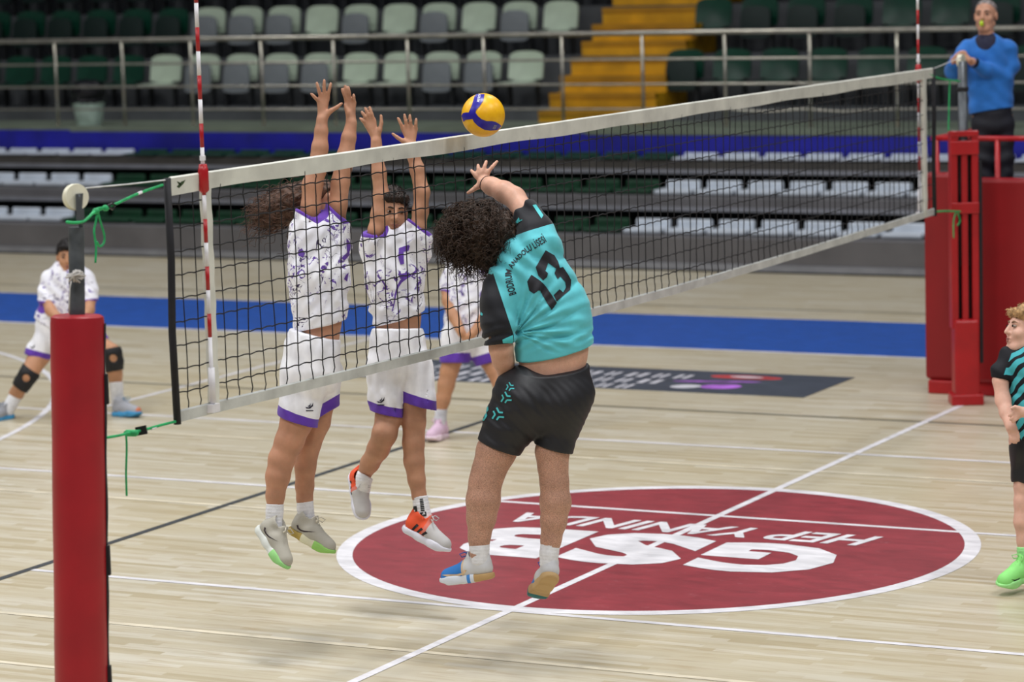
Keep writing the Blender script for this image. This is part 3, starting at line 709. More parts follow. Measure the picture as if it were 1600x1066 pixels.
# ------------------------------------------------------------------ people
class Person:
    def __init__(s, D, base, label, res=.0055):
        s.D = D; s.base = np.asarray(base, float); s.h = res
        s.e = empty('person', tuple(base), label, 'person'); s.sk = Sdf(res); s.kids = {}
    def p(s, px, py, dz=0): return pt(px, py, s.D+dz)
    def r(s, q): return q*s.D/FPX
    def ch(s, sd, pts, k=.02, n=None, f=1., **kw):        # chain of (px, py, half width px[, dz])
        sd.chain([(s.p(q[0], q[1], q[3] if len(q) > 3 else 0), s.r(q[2])) for q in pts], k, n, f, **kw)
    def hand(s, wrist, bases, tips, thumb, dz=0, fr=.0088, curl=0, pr=.0165, thick=FW):
        w_ = s.p(*wrist, dz); k = s.sk
        for b, t in zip(bases, tips):
            B = s.p(*b, dz); T = s.p(*t, dz-curl); d = T-B
            Mi = B+d*.45-FW*.006; M2 = B+d*.75-FW*.004
            k.cap(w_+(B-w_)*.12, B, pr*.95, pr*.72, .012, thick, 1.35)
            k.cap(B-d*.15, Mi, fr*1.05, fr*.98, .005).cap(Mi, M2, fr*.98, fr*.9, .003).cap(M2, T, fr*.9, fr*.78, .003)
        b, m, t = [s.p(*q, dz-.012) for q in thumb]
        k.cap(w_+(b-w_)*.25, b, pr*.95, fr*1.35, .014).cap(b, m, fr*1.3, fr*1.1, .006).cap(m, t, fr*1.1, fr*.82, .004)
    def head(s, c, fwd, up, sc=1., ears=True, dz=0):
        c = s.p(c[0], c[1], dz); fwd = np.asarray(fwd, float); fwd = fwd/np.linalg.norm(fwd); up = up-fwd*(up@fwd); up /= np.linalg.norm(up)
        rt = np.cross(fwd, up); R = np.stack([rt, fwd, up], 1); q = lambda x, y, z: c+R@(np.array([x, y, z])*sc); k = s.sk
        s.hc, s.hR, s.hs = c, R, sc
        k.ell(q(0, -.015, .035), np.array([.075, .095, .083])*sc, R, .02)
        k.ell(q(0, .028, -.035), np.array([.060, .066, .085])*sc, R, .03)
        k.cap(q(-.018, .068, -.098), q(.018, .068, -.098), .020*sc, None, .02).cap(q(-.052, -.0, -.06), q(-.02, .06, -.095), .022*sc, .018*sc, .02).cap(q(.052, -.0, -.06), q(.02, .06, -.095), .022*sc, .018*sc, .02)
        k.cap(q(-.04, .070, .030), q(.04, .070, .030), .013*sc, None, .015)
        for e_ in (-1, 1):
            k.ell(q(e_*.032, .098, .010), np.array([.019, .015, .012])*sc, R, .010, sub=True)
            k.ell(q(e_*.042, .060, -.025), np.array([.022, .025, .02])*sc, R, .02)
            if ears: k.ell(q(e_*.078, -.012, -.004), np.array([.010, .022, .034])*sc, R, .008)
        k.cap(q(0, .088, .022), q(0, .108, -.022), .008*sc, .0125*sc, .010).cap(q(-.013, .094, -.026), q(.013, .094, -.026), .0085*sc, None, .006)
        k.cap(q(-.017, .089, -.054), q(.017, .089, -.054), .0075*sc, None, .006).cap(q(-.014, .088, -.068), q(.014, .088, -.068), .0085*sc, None, .006)
        k.cap(q(-.022, .099, -.0605), q(.022, .099, -.0605), .0028*sc, None, .004, sub=True)
        s.q = q
        return q
    def face_bits(s, brow=(46, 32, 24), open_=1):
        q, sc = s.q, s.hs
        for e_ in (-1, 1):
            mb = MB(); c = q(e_*.032, .081, .011)
            n = 10; R = s.hR
            v = [];
            for i in range(n+1):
                for j in range(12):
                    a = math.pi*i/n; b = 2*math.pi*j/12
                    v.append(c+R@np.array([math.sin(a)*math.cos(b)*.0125, math.cos(a)*.0120, math.sin(a)*math.sin(b)*.0062])*sc)
            o = mb.raw(v, [(i*12+j, i*12+(j+1) % 12, (i+1)*12+(j+1) % 12, (i+1)*12+j) for i in range(n) for j in range(12)]).build('eye', M('eye_white', (150, 138, 130), .3, .03), s.e, s.base, True)
            MB().lathe([(.0001, .0), (.0062, .0), (.0064, -.003)], q(e_*.032, .0942, .011), 12, np.stack([s.hR[:, 0], s.hR[:, 2], -s.hR[:, 1]], 1)@np.diag([sc, sc, -sc])).build('iris', M('dark_iris', (34, 22, 16), .2, .1), o, s.base)
            MB().tube([q(e_*.014, .0895, .029), q(e_*.03, .088, .035), q(e_*.050, .076, .029)], [.0035*sc, .0045*sc, .002*sc], 6).build('eyebrow', M('brow_%d' % brow[0], brow, .7), s.e, s.base, True)
        MB().tube([q(-.024, .090, -.058), q(-.01, .0965, -.055), q(0, .0975, -.0565), q(.01, .0965, -.055), q(.024, .090, -.058)], [.001, .0045, .0045, .0045, .001], 6).tube([q(-.022, .0895, -.063), q(0, .0965, -.068), q(.022, .0895, -.063)], [.001, .0058, .001], 6).build('lips', M('lip_skin', (150, 92, 84), .45, .06), s.e, s.base, True)
    def short_hair(s, c, top=.012, front=.02, fringe=True, fade=0.0, name='hair'):
        q, R, sc = s.q, s.hR, s.hs; d = Sdf(max(.005, s.h*.85)); d.ell(q(0, -.020, .045), np.array([.080, .098, .085])*sc+top*np.array([.25, .4, 1]), R, .01, [(q(0, .045+front, .055), R@np.array([0, .62, -.78])), (q(0, -.02, -.02-fade), R@np.array([0, .55, -.83]))])
        if fringe: d.cap(q(-.05, .068, .082), q(.05, .068, .082), .022*sc, None, .02)
        rr = RNG.uniform(0, 6, 6)
        def dn(P): return .0035*np.sin(P[:, 0]*190+P[:, 2]*140+rr[0])*np.sin(P[:, 1]*170+rr[1]+P[:, 2]*90)
        m_ = M_hair('hair_%d_%d' % (c[0], len(bpy.data.materials)), c); o = sdf_obj(name, d, m_, s.e, s.base, disp=dn)
        V = WORLD[o.name][0]; cc = q(0, -.02, .02)
        def rt_(i):
            p_ = V[RNG.integers(len(V))]; n_ = p_-cc; n_ /= np.linalg.norm(n_); return p_, n_*.55+R[:, 1]*.45+R[:, 2]*.25
        if fringe: curls(s, 700, rt_, (.016, .032), .0018, (0, 0, 0), m_, 'hair_strands', (.0005, .002), (.2, .6), 5, .2, .35)
        return o
    def body(s, mat, hairy=None): return sdf_obj('body', s.sk, mat, s.e, s.base, {'hairy': hairy} if hairy else None)
    def plane(s, px, py, nx, ny, nd=0, dz=0):              # cut plane through a pixel; normal in photo right / up / away
        n = RT*nx+UP*ny+FW*nd; n = n/np.linalg.norm(n); return (s.p(px, py, dz), n)
def side(P, pl): return (P-pl[0])@pl[1]
def wave(P, d, lam, amp, ph=0., d2=None, l2=.3, a2=1.):
    x = P@d/lam*2*math.pi
    if d2 is not None: x = x+a2*np.sin(P@d2/l2*2*math.pi+ph)
    return amp*np.sin(x+ph)
SHOE = {}
def make_shoe(pr, heel, toe, up, dzh, dzt, up_mat, sole_mat, lace_mat, length=None, collar=None, name='shoe', lace=True, gum=None, bow=None):
    H, T = pr.p(*heel, dzh), pr.p(*toe, dzt); x = T-H; L = np.linalg.norm(x) if length is None else length; R = basis(x, up); sc = L/.292
    P = lambda a, b, c: H+R@(np.array([a, b, c])*sc)
    bot_ = (P(0, 0, .022), -R[:, 2])
    d = Sdf(.0045)
    d.cap(P(.046, 0, .055), P(.13, 0, .062), .039*sc, .044*sc, .02, cuts=[bot_]).cap(P(.13, 0, .056), P(.236, .0, .034), .046*sc, .042*sc, .02, cuts=[bot_])
    d.cap(P(.055, 0, .065), P(.072, 0, .112), .041*sc, .044*sc, .02).cap(P(.13, 0, .082), P(.108, 0, .135), .026*sc, .020*sc, .015, R[:, 0], 1.4).cap(P(.022, 0, .09), P(.020, 0, .128), .014*sc, .009*sc, .02)
    d.cap(P(.074, 0, .095), P(.082, 0, .19), .036*sc, .040*sc, .006, sub=True)
    o = sdf_obj(name, d, up_mat, pr.e, pr.base, {'lx': lambda V: ((V-H)@R[:, 0])/(.292*sc), 'lz': lambda V: ((V-H)@R[:, 2])/(.15*sc)})
    b = Sdf(.0045); c1, c2 = (P(0, 0, 0), -R[:, 2]), (P(0, 0, .033), R[:, 2])
    tilt = R@np.array([.28, 0, -1.]); tilt /= np.linalg.norm(tilt)
    hh = R@np.array([-.35, 0, -1.]); hh /= np.linalg.norm(hh)
    cs = [c1, c2, (P(.225, 0, .0), tilt), (P(.03, 0, 0), hh)]
    b.cap(P(.046, 0, .018), P(.12, 0, .018), .0455*sc, .042*sc, .01, cuts=cs).cap(P(.12, 0, .018), P(.20, .002, .018), .042*sc, .049*sc, .02, cuts=cs).cap(P(.20, .002, .018), P(.240, .0, .02), .049*sc, .046*sc, .02, cuts=cs)
    so_ = sdf_obj('sole', b, sole_mat, o, pr.base, {'lx': lambda V: ((V-H)@R[:, 0])/(.292*sc), 'lz': lambda V: ((V-H)@R[:, 2])/(.036*sc)})
    if lace:
        mb = MB()
        for i in range(6):
            a = .10+.018*i; z = .125-.0086*i-.0004*i*i
            mb.tube([P(a, -.026, z-.014), P(a+.004, 0, z+.006), P(a+.008*(1 if i % 2 else 0), .026, z-.014)], .0034*sc, 5)
        for sg in (-1, 1):
            mb.tube([P(.118, 0, .126), P(.128, sg*.020, .142), P(.148, sg*.036, .136), P(.142, sg*.028, .120), P(.118, 0, .126)], .003*sc, 5)
        tag(mb.build('laces', lace_mat, o, pr.base, smooth=True), kind='stuff')
    s_ = SHOE[o.name] = (H, R, sc); return o
def shoe_mark(pr, o, pts, mat, name, sidey):    # print on a shoe's flank: pts in (along, up) of the shoe, seen from one side
    H, R, sc = SHOE[o.name]; tr = bvh(o); bm = bmesh.new()
    for poly in pts: bm.faces.new([bm.verts.new((x, z, 0)) for x, z in poly]).normal_update()
    bmesh.ops.triangulate(bm, faces=bm.faces[:]); v, f = grid_bm(bm, .012); P = []
    for x, z in v:
        o_ = H+R@(np.array([x, sidey*.15, z])*sc); hit, nor, ix, ds = tr.ray_cast(Vector(o_), Vector(R@np.array([0, -sidey, 0])))
        P.append(np.array(hit)+R@np.array([0, sidey, 0])*.0018 if hit is not None else H+R@(np.array([x, sidey*.04, z])*sc))
    return link(name, mesh_np(name, np.array(P)-pr.base, np.array(f)), mat, o)
SWOOSH = [[(.055, .062), (.065, .048), (.085, .044), (.11, .050), (.165, .078), (.108, .057), (.086, .052), (.072, .056), (.064, .066)]]
def sock(pr, pts, top, mat, name='sock'):
    d = Sdf(.005); pr.ch(d, pts, .01, cuts=[top]); ax_ = pr.p(*pts[0][:2])-pr.p(*pts[-1][:2]); ax_ /= np.linalg.norm(ax_)
    return sdf_obj(name, d, mat, pr.e, pr.base, disp=lambda P: wave(P, ax_, .016, .0012))
W_SOCK = M('white_sock_cotton', (226, 226, 230), .85, .04, 40, bump=.3)
def curls(pr, n, roots, length, rad, wind, mat, name, coil=(.012, .022), turns=(2, 4), seg=14, droop=.0, jit=.35):
    Vs, Fs = [], []; k = 0
    for i in range(n):
        p0, nrm = roots(i); L = RNG.uniform(*length); d = nrm+RNG.normal(0, jit, 3); d /= np.linalg.norm(d)
        a = np.cross(d, [.3, .5, .8]); a /= np.linalg.norm(a); b = np.cross(d, a); cr = RNG.uniform(*coil); tn = RNG.uniform(*turns)*2*math.pi; ph = RNG.uniform(0, 6.28)
        t = np.linspace(0, 1, seg)[:, None]
        w_ = np.asarray(wind)
        P = p0+d*L*(t-.35*t*t)+w_*L*(t**1.6)+np.array([0, 0, -droop])*L*t**2+cr*np.minimum(t*3, 1)*(a*np.cos(tn*t+ph)+b*np.sin(tn*t+ph))
        T = np.gradient(P, axis=0); T /= np.linalg.norm(T, axis=1)[:, None]; u = np.cross(T, [.2, .1, .97]); u /= np.linalg.norm(u, axis=1)[:, None]; v = np.cross(T, u)
        r = rad*(1-.75*t)
        ring = np.stack([P+r*(u*math.cos(q)+v*math.sin(q)) for q in (0, 2.094, 4.189)], 1).reshape(-1, 3)
        idx = np.arange(seg-1)[:, None]*3
        f = np.concatenate([np.concatenate([idx+j, idx+(j+1) % 3, idx+3+(j+1) % 3, idx+3+j], 1) for j in range(3)])
        Vs.append(ring); Fs.append(f+k); k += len(ring)
    o = link(name, mesh_np(name, np.concatenate(Vs)-pr.base, np.concatenate(Fs)), mat, pr.e); tag(o, kind='stuff'); return o
SK_A = M_skin('tan_skin', (188, 138, 110)); SK_B = M_skin('olive_skin', (184, 136, 108)); SK_C = M_skin('fair_hairy_skin', (212, 164, 140), .8); SK_D = M_skin('brown_skin', (190, 140, 106)); SK_F = M_skin('pale_skin', (222, 176, 156)); SK_G = M_skin('ruddy_skin', (200, 150, 124))
VIOLET = (98, 58, 172); WH = (238, 238, 246)
def shorts_white(nm): return M_trim(nm, WH, VIOLET)
M_MARK = M('navy_print', (34, 32, 52), .6)
def wing_mark(pr, o, cx, cy, sc=1.):
    P1 = [(cx-6*sc, cy+2*sc), (cx-1*sc, cy+3*sc), (cx+4*sc, cy-1*sc), (cx+6*sc, cy-5*sc), (cx+5.5*sc, cy+1*sc), (cx+1*sc, cy+4.6*sc), (cx-4*sc, cy+4.4*sc)]
    P2 = [(cx-2.5*sc, cy+1*sc), (cx+.6*sc, cy-1*sc), (cx+2*sc, cy-4*sc), (cx+1.8*sc, cy), (cx-.4*sc, cy+1.8*sc)]
    decal('wing_mark', [P1], o, M_MARK, o, pr.base, 3); decal('wing_mark', [P2], o, M_MARK, o, pr.base, 3)
    decal('brand_line', [[(cx-5*sc, cy+7*sc), (cx+6*sc, cy+7*sc), (cx+6*sc, cy+8.6*sc), (cx-5*sc, cy+8.6*sc)]], o, M_MARK, o, pr.base, 3)

# ---- blocker with long hair streaming
A = Person(14.2, pt(470, 885, 14.2)*np.array([1, 1, 0]), 'jumping blocker with long curly brown hair, white violet-splashed jersey, both arms above the net')
k = A.sk
A.ch(k, [(500, 395, 32), (500, 450, 33), (499, 500, 33), (496, 545, 33)], .03, FW, 1.15)
A.ch(k, [(483, 378, 15), (482, 345, 14.5, -.04), (486, 322, 15.3, -.06), (488, 290, 15.6, -.06), (496, 262, 15, -.06), (500, 230, 12.5, -.06), (502, 205, 10, -.06), (503, 187, 8.8, -.06)], .015)
A.ch(k, [(525, 378, 13, .03), (526, 345, 13.5, .0), (528, 320, 14.5, -.02), (532, 285, 14.2, -.02), (540, 245, 14, -.02), (545, 215, 11, -.02), (549, 192, 8.8, -.02)], .015)
A.hand((503, 187), [(499, 159.5), (501.5, 152), (506.6, 150.5), (512, 152)], [(486.6, 146.7), (495, 129.6), (506.6, 125.5), (517, 130.6)], [(517, 173), (526, 168), (534, 161.6)], dz=-.06, curl=.02)
A.hand((549, 191), [(541.5, 157), (543.5, 153), (547, 154), (553, 160)], [(534.5, 139), (539, 134), (544.4, 136.5), (552.7, 148)], [(544, 176), (541, 170), (539, 163)], dz=-.02, curl=.02)
A.ch(k, [(503, 378, 15, .07), (503, 345, 14, .10)], .01)
A.head((503, 322), RT*.9-FW*.35+UP*.15, UP, .98, dz=.13)
A.ch(k, [(482, 560, 30), (468, 620, 27), (463, 660, 24.5), (452, 690, 22), (440, 718, 20), (434, 745, 18.5), (430, 775, 14), (430, 800, 11.5), (428, 815, 12)], .02)
A.ch(k, [(503, 560, 26, .05), (506, 620, 19, .11), (497, 660, 19, .14), (484, 695, 17, .16), (477, 730, 16.5, .18), (476, 760, 14.5, .2), (476, 780, 12.5, .2), (478, 805, 11, .2)], .015)
A.body(SK_A)
d = Sdf(.0055); hem = A.plane(498, 508, .26, -.96, .12)
cl, cr_ = A.plane(480, 335, .5, .86), A.plane(525, 331, .7, .72)
A.ch(d, [(497, 372, 46), (498, 430, 48), (500, 480, 42), (498, 530, 39)], .03, FW, 1.1, cuts=[hem])
A.ch(d, [(482, 382, 30), (481, 355, 22.5, -.03), (483, 310, 19.5, -.06)], .025, cuts=[cl]); A.ch(d, [(524, 385, 27, .03), (526, 355, 21, .0), (528, 305, 18.5, -.02)], .025, cuts=[cr_])
A.ch(d, [(497, 372, 30), (503, 360, 20, .02)], .02)
d.cap(A.p(483, 347, -.05), A.p(485, 300, -.06), A.r(16.5), None, .004, sub=True); d.cap(A.p(526, 346, .0), A.p(529, 300, -.02), A.r(15.8), None, .004, sub=True)
d.cap(A.p(498, 530), A.p(497, 570), A.r(35), None, .004, FW, 1.25, sub=True); d.cap(A.p(507, 356, .06), A.p(507, 330, .08), A.r(15), None, .006, sub=True)
jA = sdf_obj('jersey', d, M_jersey('splashed_jersey_a', 3.1), A.e, A.base, {'trim': lambda V: np.maximum(np.where(np.linalg.norm(V-A.p(481, 333, -.05), axis=1) < .10, side(V, cl)+.016, -1), np.where(np.linalg.norm(V-A.p(526, 330, -.01), axis=1) < .09, side(V, cr_)+.016, -1))},
    lambda P: wave(P, RT*.96+UP*.25, .075, .0045, .5, UP, .4, 1.2)+wave(P, RT*.7-UP*.5, .043, .0022, 1., RT, .2, 1)+wave(P, UP, .11, .003, 2, RT, .25, 2)*(side(P, A.plane(0, 470, 0, -1)) > 0), [hem, cl, cr_])
PUR = M('violet_print', (100, 62, 168), .7, .05)
decal('violet_splash', [[(541, 372), (547, 380), (547, 390), (543, 398), (541, 386)], [(536, 400), (545, 392), (546, 398), (538, 407), (533, 404)], [(540, 430), (544, 426), (542, 440), (537, 436)], [(466, 392), (472, 388), (477, 396), (474, 403), (468, 400)]], jA, PUR, jA, A.base)
d = Sdf(.0055); wst = A.plane(493, 524, .24, .96, -.1); h1 = A.plane(467, 658, -.34, -.93, .1); h2 = A.plane(508, 645, .5, -.85, .0, .12)
A.ch(d, [(492, 510, 38), (489, 545, 42), (487, 580, 46)], .03, FW, 1.0, cuts=[wst]); A.ch(d, [(474, 585, 36), (467, 640, 31.5), (465, 690, 30)], .03, cuts=[h1]); A.ch(d, [(507, 580, 30, .08), (507, 640, 22, .12), (505, 680, 20, .13)], .025, cuts=[h2])
d.cap(A.p(467, 640), A.p(464, 700), A.r(27.5), None, .004, sub=True); d.cap(A.p(507, 632, .12), A.p(505, 690, .13), A.r(18.5), None, .004, sub=True)
def trA(V):
    l = side(V, h1)+.042; r_ = side(V, h2)+.042; isr = ((V-A.p(497, 640, .05))@(RT*.9+FW*.45)) > 0
    return np.where(V[:, 2] > A.p(0, 612)[2], -1, np.where(isr, r_, l))
sA = sdf_obj('shorts', d, shorts_white('white_shorts_a'), A.e, A.base, {'trim': trA}, lambda P: wave(P, RT, .06, .004, 1, UP, .5, 1)+wave(P, RT, .02, .0022, 0)*np.clip(-side(P, A.plane(493, 545, 0, -1))*30, 0, 1), [wst, h1, h2])
wing_mark(A, sA, 483, 634)
sock(A, [(430, 780, 14.2), (429, 800, 13.4), (428, 825, 14)], A.plane(430, 787, 0, 1), W_SOCK); sock(A, [(476, 772, 13.6, .2), (477, 795, 13, .2), (480, 815, 13.5, .2)], A.plane(476, 781, 0, 1, 0, .2), W_SOCK)
mu = M_bands('grey_mesh_upper', 'lx', [(0, (176, 172, 160)), (1, (176, 172, 160))], .75); ms = M_bands('white_lime_sole', 'lx', [(0, (218, 222, 216)), (.60, (150, 214, 132))]); mg = M_bands('gum_lime_sole', 'lx', [(0, (176, 150, 74)), (.34, (214, 210, 180)), (.62, (150, 206, 104))]); ml = M('beige_lace', (208, 202, 186), .8)
s1 = make_shoe(A, (400, 826), (441, 888), RT*.75+UP*.45-FW*.35, .02, -.10, mu, ms, ml, .285); s2 = make_shoe(A, (450, 831), (519, 870), UP*.83+RT*.42-FW*.15, .22, .10, mu, mg, ml, .285)
msw = M('dark_outline_print', (52, 40, 44), .6)
for s_, sdn in ((s1, -1), (s2, -1)): shoe_mark(A, s_, SWOOSH, msw, 'tick_print', sdn)
MH_A = M_hair('long_brown_hair', (72, 50, 38))
d = Sdf(.007); q = A.q
d.ell(q(0, -.03, .05), (.088, .105, .095), A.hR, .02, [(q(0, .055, .05), A.hR@np.array([0, .75, -.65]))])
A.ch(d, [(485, 310, 22, .13), (458, 318, 29, .12), (432, 330, 25, .12), (412, 342, 15, .11)], .03)
rr = RNG.uniform(0, 6, 4)
sdf_obj('hair', d, MH_A, A.e, A.base, disp=lambda P: .010*np.sin(P[:, 0]*75+rr[0]+2*np.sin(P[:, 2]*50))*np.sin(P[:, 1]*80+rr[1])*np.sin(P[:, 2]*85+rr[2]))
def rA(i):
    t = RNG.uniform(0, 1); c = A.p(488-58*t+RNG.normal(0, 4), 308+20*t+RNG.normal(0, 13), .12+RNG.normal(0, .04))
    return c, (-RT*.95-UP*.28)
curls(A, 620, rA, (.12, .30), .0026, (0, 0, 0), MH_A, 'curls', (.006, .015), (1.5, 3.5), 16, .12, .22)

# ---- blocker facing the net
B = Person(15.0, pt(620, 865, 15.0)*np.array([1, 1, 0]), 'jumping blocker with short dark hair, white violet-splashed jersey, open palms above the net')
k = B.sk; aw = -.06
B.ch(k, [(618, 395, 33), (620, 450, 33), (622, 495, 34), (622, 540, 33)], .03, FW, 1.45)
B.ch(k, [(589, 388, 13), (587, 360, 11.5, aw), (592, 335, 12, aw), (596, 306, 12, aw), (592, 270, 11, aw), (588.5, 240, 9.4, aw), (588, 221, 8.6, aw)], .02)
B.ch(k, [(650, 386, 13), (653, 355, 12, aw), (657, 330, 12, aw), (659, 300, 12, aw), (652, 265, 11, aw), (646, 243, 9.2, aw), (643, 229, 8.6, aw)], .02)
B.hand((588, 219), [(571, 193), (574.5, 188), (579, 186.5), (584, 187.5)], [(563, 185), (565.3, 175), (570.4, 168.6), (577.6, 167.6)], [(593.5, 203), (596, 192), (595.4, 180.5)], dz=aw, curl=.01)
B.hand((643, 228), [(629.5, 200.5), (635.5, 198), (642.3, 198), (649.5, 201)], [(622, 184.3), (632, 179), (640.4, 180), (650.3, 186)], [(629, 220), (621, 215), (613.5, 209)], dz=aw, curl=.01)
B.ch(k, [(616, 385, 18), (614, 360, 16)], .03)
B.head((612, 333), -FW+RT*.28-UP*.10, UP+RT*.05, .97)
B.ch(k, [(606, 560, 25), (606, 620, 20), (607, 652, 20), (601, 678, 19, -.03), (591, 702, 17, .02), (578, 724, 14.5, .1), (567, 745, 10.5, .16), (562, 760, 10, .2)], .02)
B.ch(k, [(640, 560, 25), (648, 620, 20), (647, 660, 18), (646, 692, 17), (647, 721, 16), (651, 750, 13.5), (655, 775, 11), (662, 805, 11)], .015)
B.body(SK_B)
B.face_bits()
B.short_hair((38, 27, 22), .014, .02, True, -.02)
d = Sdf(.0055); hem = B.plane(620, 497, .32, -.94, .2); cl, cr_ = B.plane(586, 362, 0, 1, -.2), B.plane(654, 353, .6, .8)
B.ch(d, [(616, 384, 44), (617, 430, 46), (621, 475, 41), (622, 520, 39)], .03, FW, 1.35, cuts=[hem])
B.ch(d, [(584, 395, 24), (585, 375, 19.5, -.04), (588, 345, 17, aw)], .025, cuts=[cl]); B.ch(d, [(652, 395, 24), (654, 372, 20, -.04), (656, 330, 17.5, aw)], .025, cuts=[cr_])
B.ch(d, [(616, 386, 34), (615, 377, 21)], .02, FW, 1.2)
d.cap(B.p(588, 366, aw), B.p(589, 330, aw), B.r(14.2), None, .004, sub=True); d.cap(B.p(655, 357, aw), B.p(657, 325, aw), B.r(14), None, .004, sub=True)
d.cap(B.p(622, 515), B.p(622, 560), B.r(35), None, .004, FW, 1.5, sub=True); d.cap(B.p(614, 372, -.02), B.p(613, 345, -.03), B.r(17), None, .006, sub=True)
jB = sdf_obj('jersey', d, M_jersey('splashed_jersey_b', 8.4), B.e, B.base, {'trim': lambda V: np.maximum(np.where(np.linalg.norm(V-B.p(586, 362, aw), axis=1) < .075, side(V, cl)+.014, -1), np.where(np.linalg.norm(V-B.p(654, 352, aw), axis=1) < .085, side(V, cr_)+.014, -1))},
    lambda P: wave(P, RT*.9-UP*.35, .08, .005, .2, UP, .35, 1.4)+wave(P, RT*.6+UP*.5, .05, .0028, 1., RT, .2, 1)+wave(P, UP*.9+RT*.3, .07, .004, 2, RT, .25, 1.5)*(side(P, B.plane(0, 455, 0, -1)) > 0), [hem, cl, cr_])
C2 = lambda L: [(370+x/4.845, 270+y/4.845) for x, y in L]
decal('violet_print', [C2([(1225, 572), (1300, 545), (1310, 555), (1298, 592), (1262, 600), (1266, 690), (1240, 697), (1222, 640), (1226, 600)]), C2([(1245, 765), (1300, 755), (1322, 780), (1290, 800), (1250, 830), (1225, 868), (1212, 862), (1235, 815), (1262, 790)]), C2([(1225, 868), (1205, 930), (1195, 990), (1180, 1050), (1172, 1050), (1188, 980), (1195, 920), (1212, 862)])], jB, PUR, jB, B.base)
d = Sdf(.0055); wst = B.plane(621, 515, 0, 1, -.05); h1 = B.plane(606, 647, -.22, -.97, .1); h2 = B.plane(657, 634, -.3, -.95, .05)
B.ch(d, [(621, 500, 37.5), (621, 535, 41), (622, 562, 45)], .03, FW, 1.15, cuts=[wst]); B.ch(d, [(603, 575, 32), (604, 620, 27), (606, 680, 25)], .03, cuts=[h1]); B.ch(d, [(643, 570, 33), (655, 625, 26), (660, 670, 25)], .02, cuts=[h2])
d.cap(B.p(605, 632), B.p(607, 690), B.r(22.5), None, .004, sub=True); d.cap(B.p(655, 620), B.p(659, 690), B.r(23), None, .004, sub=True)
sB = sdf_obj('shorts', d, shorts_white('white_shorts_b'), B.e, B.base, {'trim': lambda V: np.where(V[:, 2] > B.p(0, 606)[2], -1, np.where((V-B.p(630, 620))@RT < 0, side(V, h1), side(V, h2))+.047)}, lambda P: wave(P, RT, .055, .004, 2, UP, .5, 1)+wave(P, RT, .02, .0022, 0)*np.clip(-side(P, B.plane(621, 540, 0, -1))*30, 0, 1), [wst, h1, h2])
wing_mark(B, sB, 595, 625)
kB = sock(B, [(655, 768, 12.6), (658, 790, 12.2), (664, 818, 13.5)], B.plane(655, 774, 0, 1), W_SOCK); kB2 = sock(B, [(573, 732, 13.2, .12), (569, 748, 12.8, .13), (566, 766, 12.6, .17)], B.plane(570, 742, .5, .85, 0, .13), W_SOCK)
C5 = lambda L: [(630+x/9.69, 760+y/9.69) for x, y in L]
MK = M('black_print', (24, 24, 28), .7)
decal('sock_print', [C5([(255, 400), (345, 385), (352, 450), (260, 465)])], kB, MK, kB, B.base, 3); decal('sock_print', [C5([(300, 400), (325, 396), (330, 425), (290, 440)])], kB, W_SOCK, kB, B.base, 3)
decal('sock_print', [C5([(158, 305), (205, 298), (220, 395), (165, 402)])], kB, MK, kB, B.base, 3)
for i in range(7): decal('sock_letter', [C5([(248+i*3, 190+i*28), (298+i*4, 186+i*28), (300+i*4, 205+i*28), (250+i*3, 209+i*28)])], kB, MK, kB, B.base, 3)
mu = M_bands('orange_grey_upper', 'lx', [(0, (236, 84, 44)), (.40, (222, 120, 104)), (.47, (196, 194, 194))], .7); ms = M('white_foam_sole', (220, 220, 232), .5, .04); ml = M('grey_lace', (196, 196, 198), .8)
s1 = make_shoe(B, (627, 828), (704, 869), UP*.87+RT*.40-FW*.15, .03, -.06, mu, ms, ml, .29); s2 = make_shoe(B, (553, 738), (566, 811), RT*.30-FW*.95, .27, .17, mu, ms, ml, .28)
for s_ in (s1, s2):
    for i in range(3): shoe_mark(B, s_, [[(.062+.03*i, .036), (.074+.03*i, .036), (.092+.03*i, .072-.006*i), (.078+.03*i, .076-.006*i)]], MK, 'stripe', -1)
# ---- spiker
C = Person(13.95, pt(800, 920, 13.95)*np.array([1, 1, 0]), 'jumping spiker seen from behind in a turquoise and black jersey numbered 13')
k = C.sk
C.ch(k, [(818, 415, 32), (838, 445, 44), (858, 495, 47), (864, 545, 53), (862, 590, 50)], .03, FW, 1.35)
C.ch(k, [(838, 375, 24, .0), (826, 342, 18.5, .06), (804, 309, 16.8, .16), (788, 300, 16.6, .19), (768, 291, 14, .23), (757, 286, 11, .26)], .02)
C.hand((756, 285), [(743.5, 275), (748, 269.5), (755, 267), (763, 268)], [(736.5, 266.5), (747, 257.5), (760, 251.8), (776.5, 252.5)], [(744, 293), (737, 298), (731, 301.5)], dz=.27, curl=-.02, fr=.0095)
C.ch(k, [(788, 452, 20, -.03), (780, 500, 19, -.08), (783, 545, 18, -.07), (786, 562, 16.5, -.04), (793, 590, 13, .03), (800, 612, 10, .1)], .02)
C.hand((800, 612), [(803, 622), (806, 622), (809, 621), (812, 619)], [(806, 632), (810, 632), (814, 630), (817, 627)], [(806, 614), (812, 616), (817, 618)], dz=.1)
C.ch(k, [(805, 412, 20, .02), (785, 390, 18, .05)], .03)
C.head((760, 366), -RT*.80+FW*.45+UP*.25, UP*.9-RT*.25, 1.0, dz=.06)
C.ch(k, [(824, 620, 33), (797, 670, 30), (775, 706, 30), (764, 735, 25.5), (758, 755, 24.3), (755, 782, 25.8), (752, 810, 22), (749, 838, 16.5), (748, 865, 14.5)], .025)
